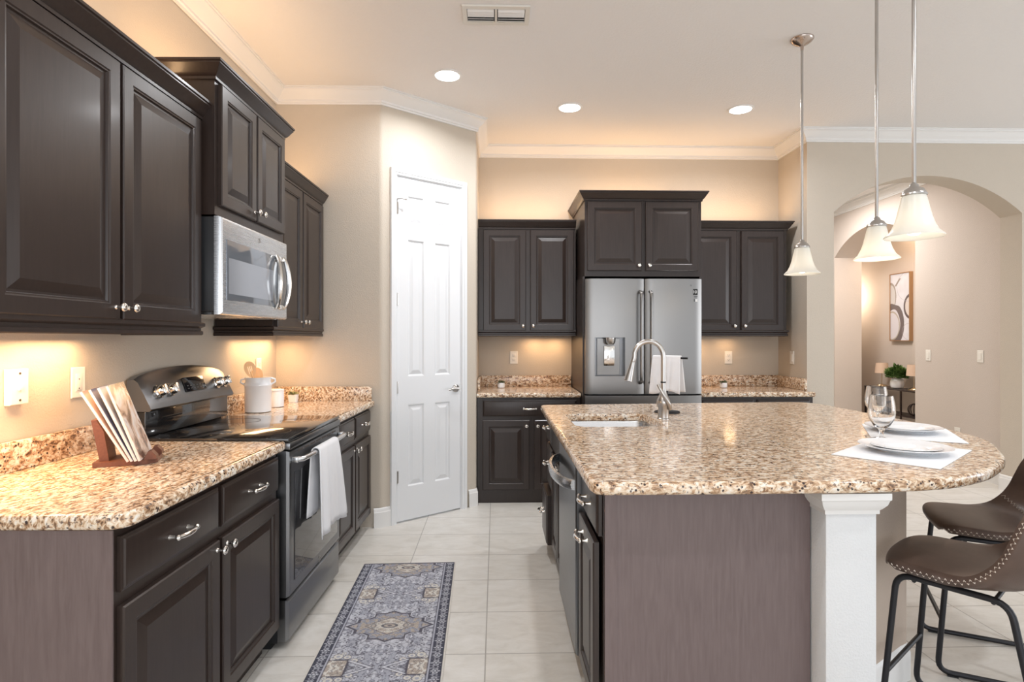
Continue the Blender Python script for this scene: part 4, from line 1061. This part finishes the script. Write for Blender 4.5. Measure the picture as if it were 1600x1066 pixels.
wp = ['pendant lamp with a frosted bell shade, farthest along the island', 'pendant lamp with a glowing frosted bell shade, middle of the three', 'pendant lamp with a frosted bell shade, nearest the camera']
for i, (px_, py_) in enumerate(((1.817, 3.43), (1.835, 2.775), (1.577, 2.168))):
    t = thing('pendant_lamp', wp[i], 'lamp', (px_, py_, 1.742), 0, 'pendant lamps over the island')
    H_ = CZ - 1.742
    b = MB(); b.lathe([(.065, H_ - .001), (.065, H_ - .006), (.058, H_ - .016), (.040, H_ - .030), (.018, H_ - .040), (.010, H_ - .044), (.008, H_ - .07)], 32); ob('canopy', b, 'bronze', t, 50)
    b = MB(); b.tube([(0, 0, .195), (0, 0, H_ - .045)], .0075, 10); ob('rod', b, 'nickel', t, 60)
    b = MB(); b.lathe([(.007, .205), (.014, .198), (.016, .190), (.032, .180), (.040, .168), (.043, .163), (.043, .156), (.036, .154), (.018, .150)], 28); ob('socket_cap', b, 'nickel', t, 50)
    prof = [(.038, .160), (.042, .145), (.050, .110), (.058, .075), (.067, .048), (.080, .022), (.095, .008), (.099, .003)]
    b = MB(); inn = [(r_ - .004, h_ - .002) for r_, h_ in prof[::-1]]
    b.lathe(prof + [(.0985, 0)] + inn, 40, None, False, False); ob('shade', b, 'frost', t, 60)
    b = MB(); b.lathe([(.004, .125), (.014, .115), (.020, .090), (.032, .060), (.036, .040), (.030, .020), (.014, .008), (.002, .006)], 20); ob('bulb', b, 'bulb', t, 60)
    l = bpy.data.lights.new('pendant_glow', 'POINT'); l.energy = (.18, .9, .22)[i]; l.color = (1, .84, .64); l.shadow_soft_size = .03
    lo = bpy.data.objects.new('pendant_glow', l); C.objects.link(lo); lo.location = (px_, py_, 1.742 - .005)

# ---- foyer ---------------------------------------------------------------------
TX0, TX1, TZ = 5.17, 5.46, .700
tb = thing('console_table', 'slim dark metal console table in the foyer beyond the arch', 'table', (0, 0, 0))
b = MB(); b.box(TX0, TX1, 6.72, 8.09, TZ - .014, TZ, .003); ob('tabletop', b, 'darkmetal', tb, 30)
b = MB(); b.box(TX0 + .01, TX1 - .01, 6.74, 8.07, .36, .375, .002); ob('shelf', b, 'darkmetal', tb, 30)
for y in (6.735, 7.36, 8.075):
    for x in (TX0 + .012, TX1 - .012):
        b = MB(); b.box(x - .009, x + .009, y - .009, y + .009, 0, TZ - .014); ob('leg', b, 'darkmetal', tb, 0)
def table_lamp(label, x, y):
    t = thing('table_lamp', label, 'lamp', (x, y, TZ), 0, 'small lamps on the console table')
    lathe_ob('base', [(.068, 0), (.068, .008), (.055, .022), (.030, .034), (.006, .040)], 'gold', t)
    b = MB(); b.tube([(0, 0, .038), (0, 0, .20)], .005, 8); ob('pole', b, 'gold', t, 60)
    lathe_ob('lamp_shade', [(.085, .185), (.072, .325), (.070, .325), (.083, .185)], 'shade_fabric', t, cap0=False, cap1=False)
table_lamp('small table lamp with a tan shade, left of the leafy plant', 5.31, 7.92)
table_lamp('small table lamp with a tan shade, right of the leafy plant', 5.31, 7.30)
t = thing('potted_plant', 'bushy green plant in a round white pot on the console table', 'plant', (5.30, 7.60, TZ))
lathe_ob('pot', [(.045, 0), (.070, .012), (.082, .05), (.080, .09), (.066, .125), (.058, .130), (.056, .12), (.01, .118)], 'ceramic', t)
b = MB(); leafy(b, 900, .115, .17, .05, 11, .135, .15); ob('foliage', b, 'leaf', t, 0, recalc=False)
b = MB()
for k in range(4):
    r_ = .075; a = R(45 * k); b.tube([(r_ * math.cos(q) * math.cos(a), r_ * math.cos(q) * math.sin(a), .08 + r_ * math.sin(q)) for q in [2 * math.pi * m_ / 28 for m_ in range(28)]], .006, 8, closed=True)
o = ob('ring_sculpture', b, 'darkmetal', None, 60, (5.30, 7.27, .376)); tag(o, 'dark metal ring sculpture on the lower shelf of the console table', 'sculpture')
def art_fn(X, Y):
    w, h = .37, .90; u = (X / w + .5); v = (Y / h + .5)
    out = np.ones(X.shape + (3,)) * np.array([.72, .72, .78]); n = vnoise(X, Y, 18, 3)
    out *= (.92 + .12 * n)[..., None]
    def ring(cx, cy, rx, ry, wd, c_, fill=None, k=1):
        d = np.hypot((u - cx) / rx, (v - cy) / ry); wv = wd * (.6 + .8 * vnoise(u, v, 4, int(cx * 50) + 60))
        if fill is not None: out[d < 1] = fill
        m = np.abs(d - 1) < wv; out[m] = out[m] * (1 - k) + np.array(c_) * k
    ring(.02, .66, .27, .20, .08, (.34, .30, .27), (.60, .58, .58)); ring(.12, .24, .52, .27, .16, (.16, .13, .13), (.66, .64, .69)); ring(.08, .22, .40, .21, .05, (.45, .40, .34))
    ring(1.08, .50, .34, .17, .10, (.12, .09, .09), (.66, .60, .58)); ring(.95, .80, .60, .22, .012, (.45, .46, .52)); ring(.95, .13, .32, .12, .02, (.45, .40, .42))
    m = (np.abs((u - .38) * .32 - (v - .87)) < .02 + .0 * u) & (u > .28) & (u < .5); m = (np.abs((u - .38) - (v - .87) * 2.2) < .05) & (v > .82) & (v < .93); out[m] = (.32, .28, .26)
    return np.clip(out, 0, 1)
pic = thing('wall_picture', 'tall abstract picture of ringed shapes in a slim wooden frame beyond the arch', 'picture', (5.46, 7.77, 1.785), R(-90))
pa = grid_pattern('canvas', .37, .90, 120, 290, art_fn, 'art', .004, pic); pa.rotation_euler = (R(90), 0, 0)
b = MB(); b.sweep([(-.186, -.452), (-.186, .452), (.186, .452), (.186, -.452)], [(0, 0)] ) if False else None
b = MB()
for (a0, a1, c0, c1) in ((-.196, -.186, -.461, .461), (.186, .196, -.461, .461), (-.186, .186, -.461, -.451), (-.186, .186, .451, .461)): b.box(a0, a1, -.012, .038, c0, c1)
b.box(-.186, .186, .004, .036, -.451, .451)
ob('frame', b, 'frame_wood', pic, 0)
t = thing('recessed_light', 'recessed light in the foyer ceiling seen through the inner arch', 'light', (5.27, 7.3, CZ), 0)
b = MB(); b.lathe([(.100, 0), (.100, -.004), (.082, -.005), (.080, .0)], 32, None, False, False); ob('trim_ring', b, 'trim', t, 50)
b = MB(); b.lathe([(.081, -.0005), (.081, -.0035), (.02, -.0045)], 32); ob('lens', b, 'emit', t, 50)
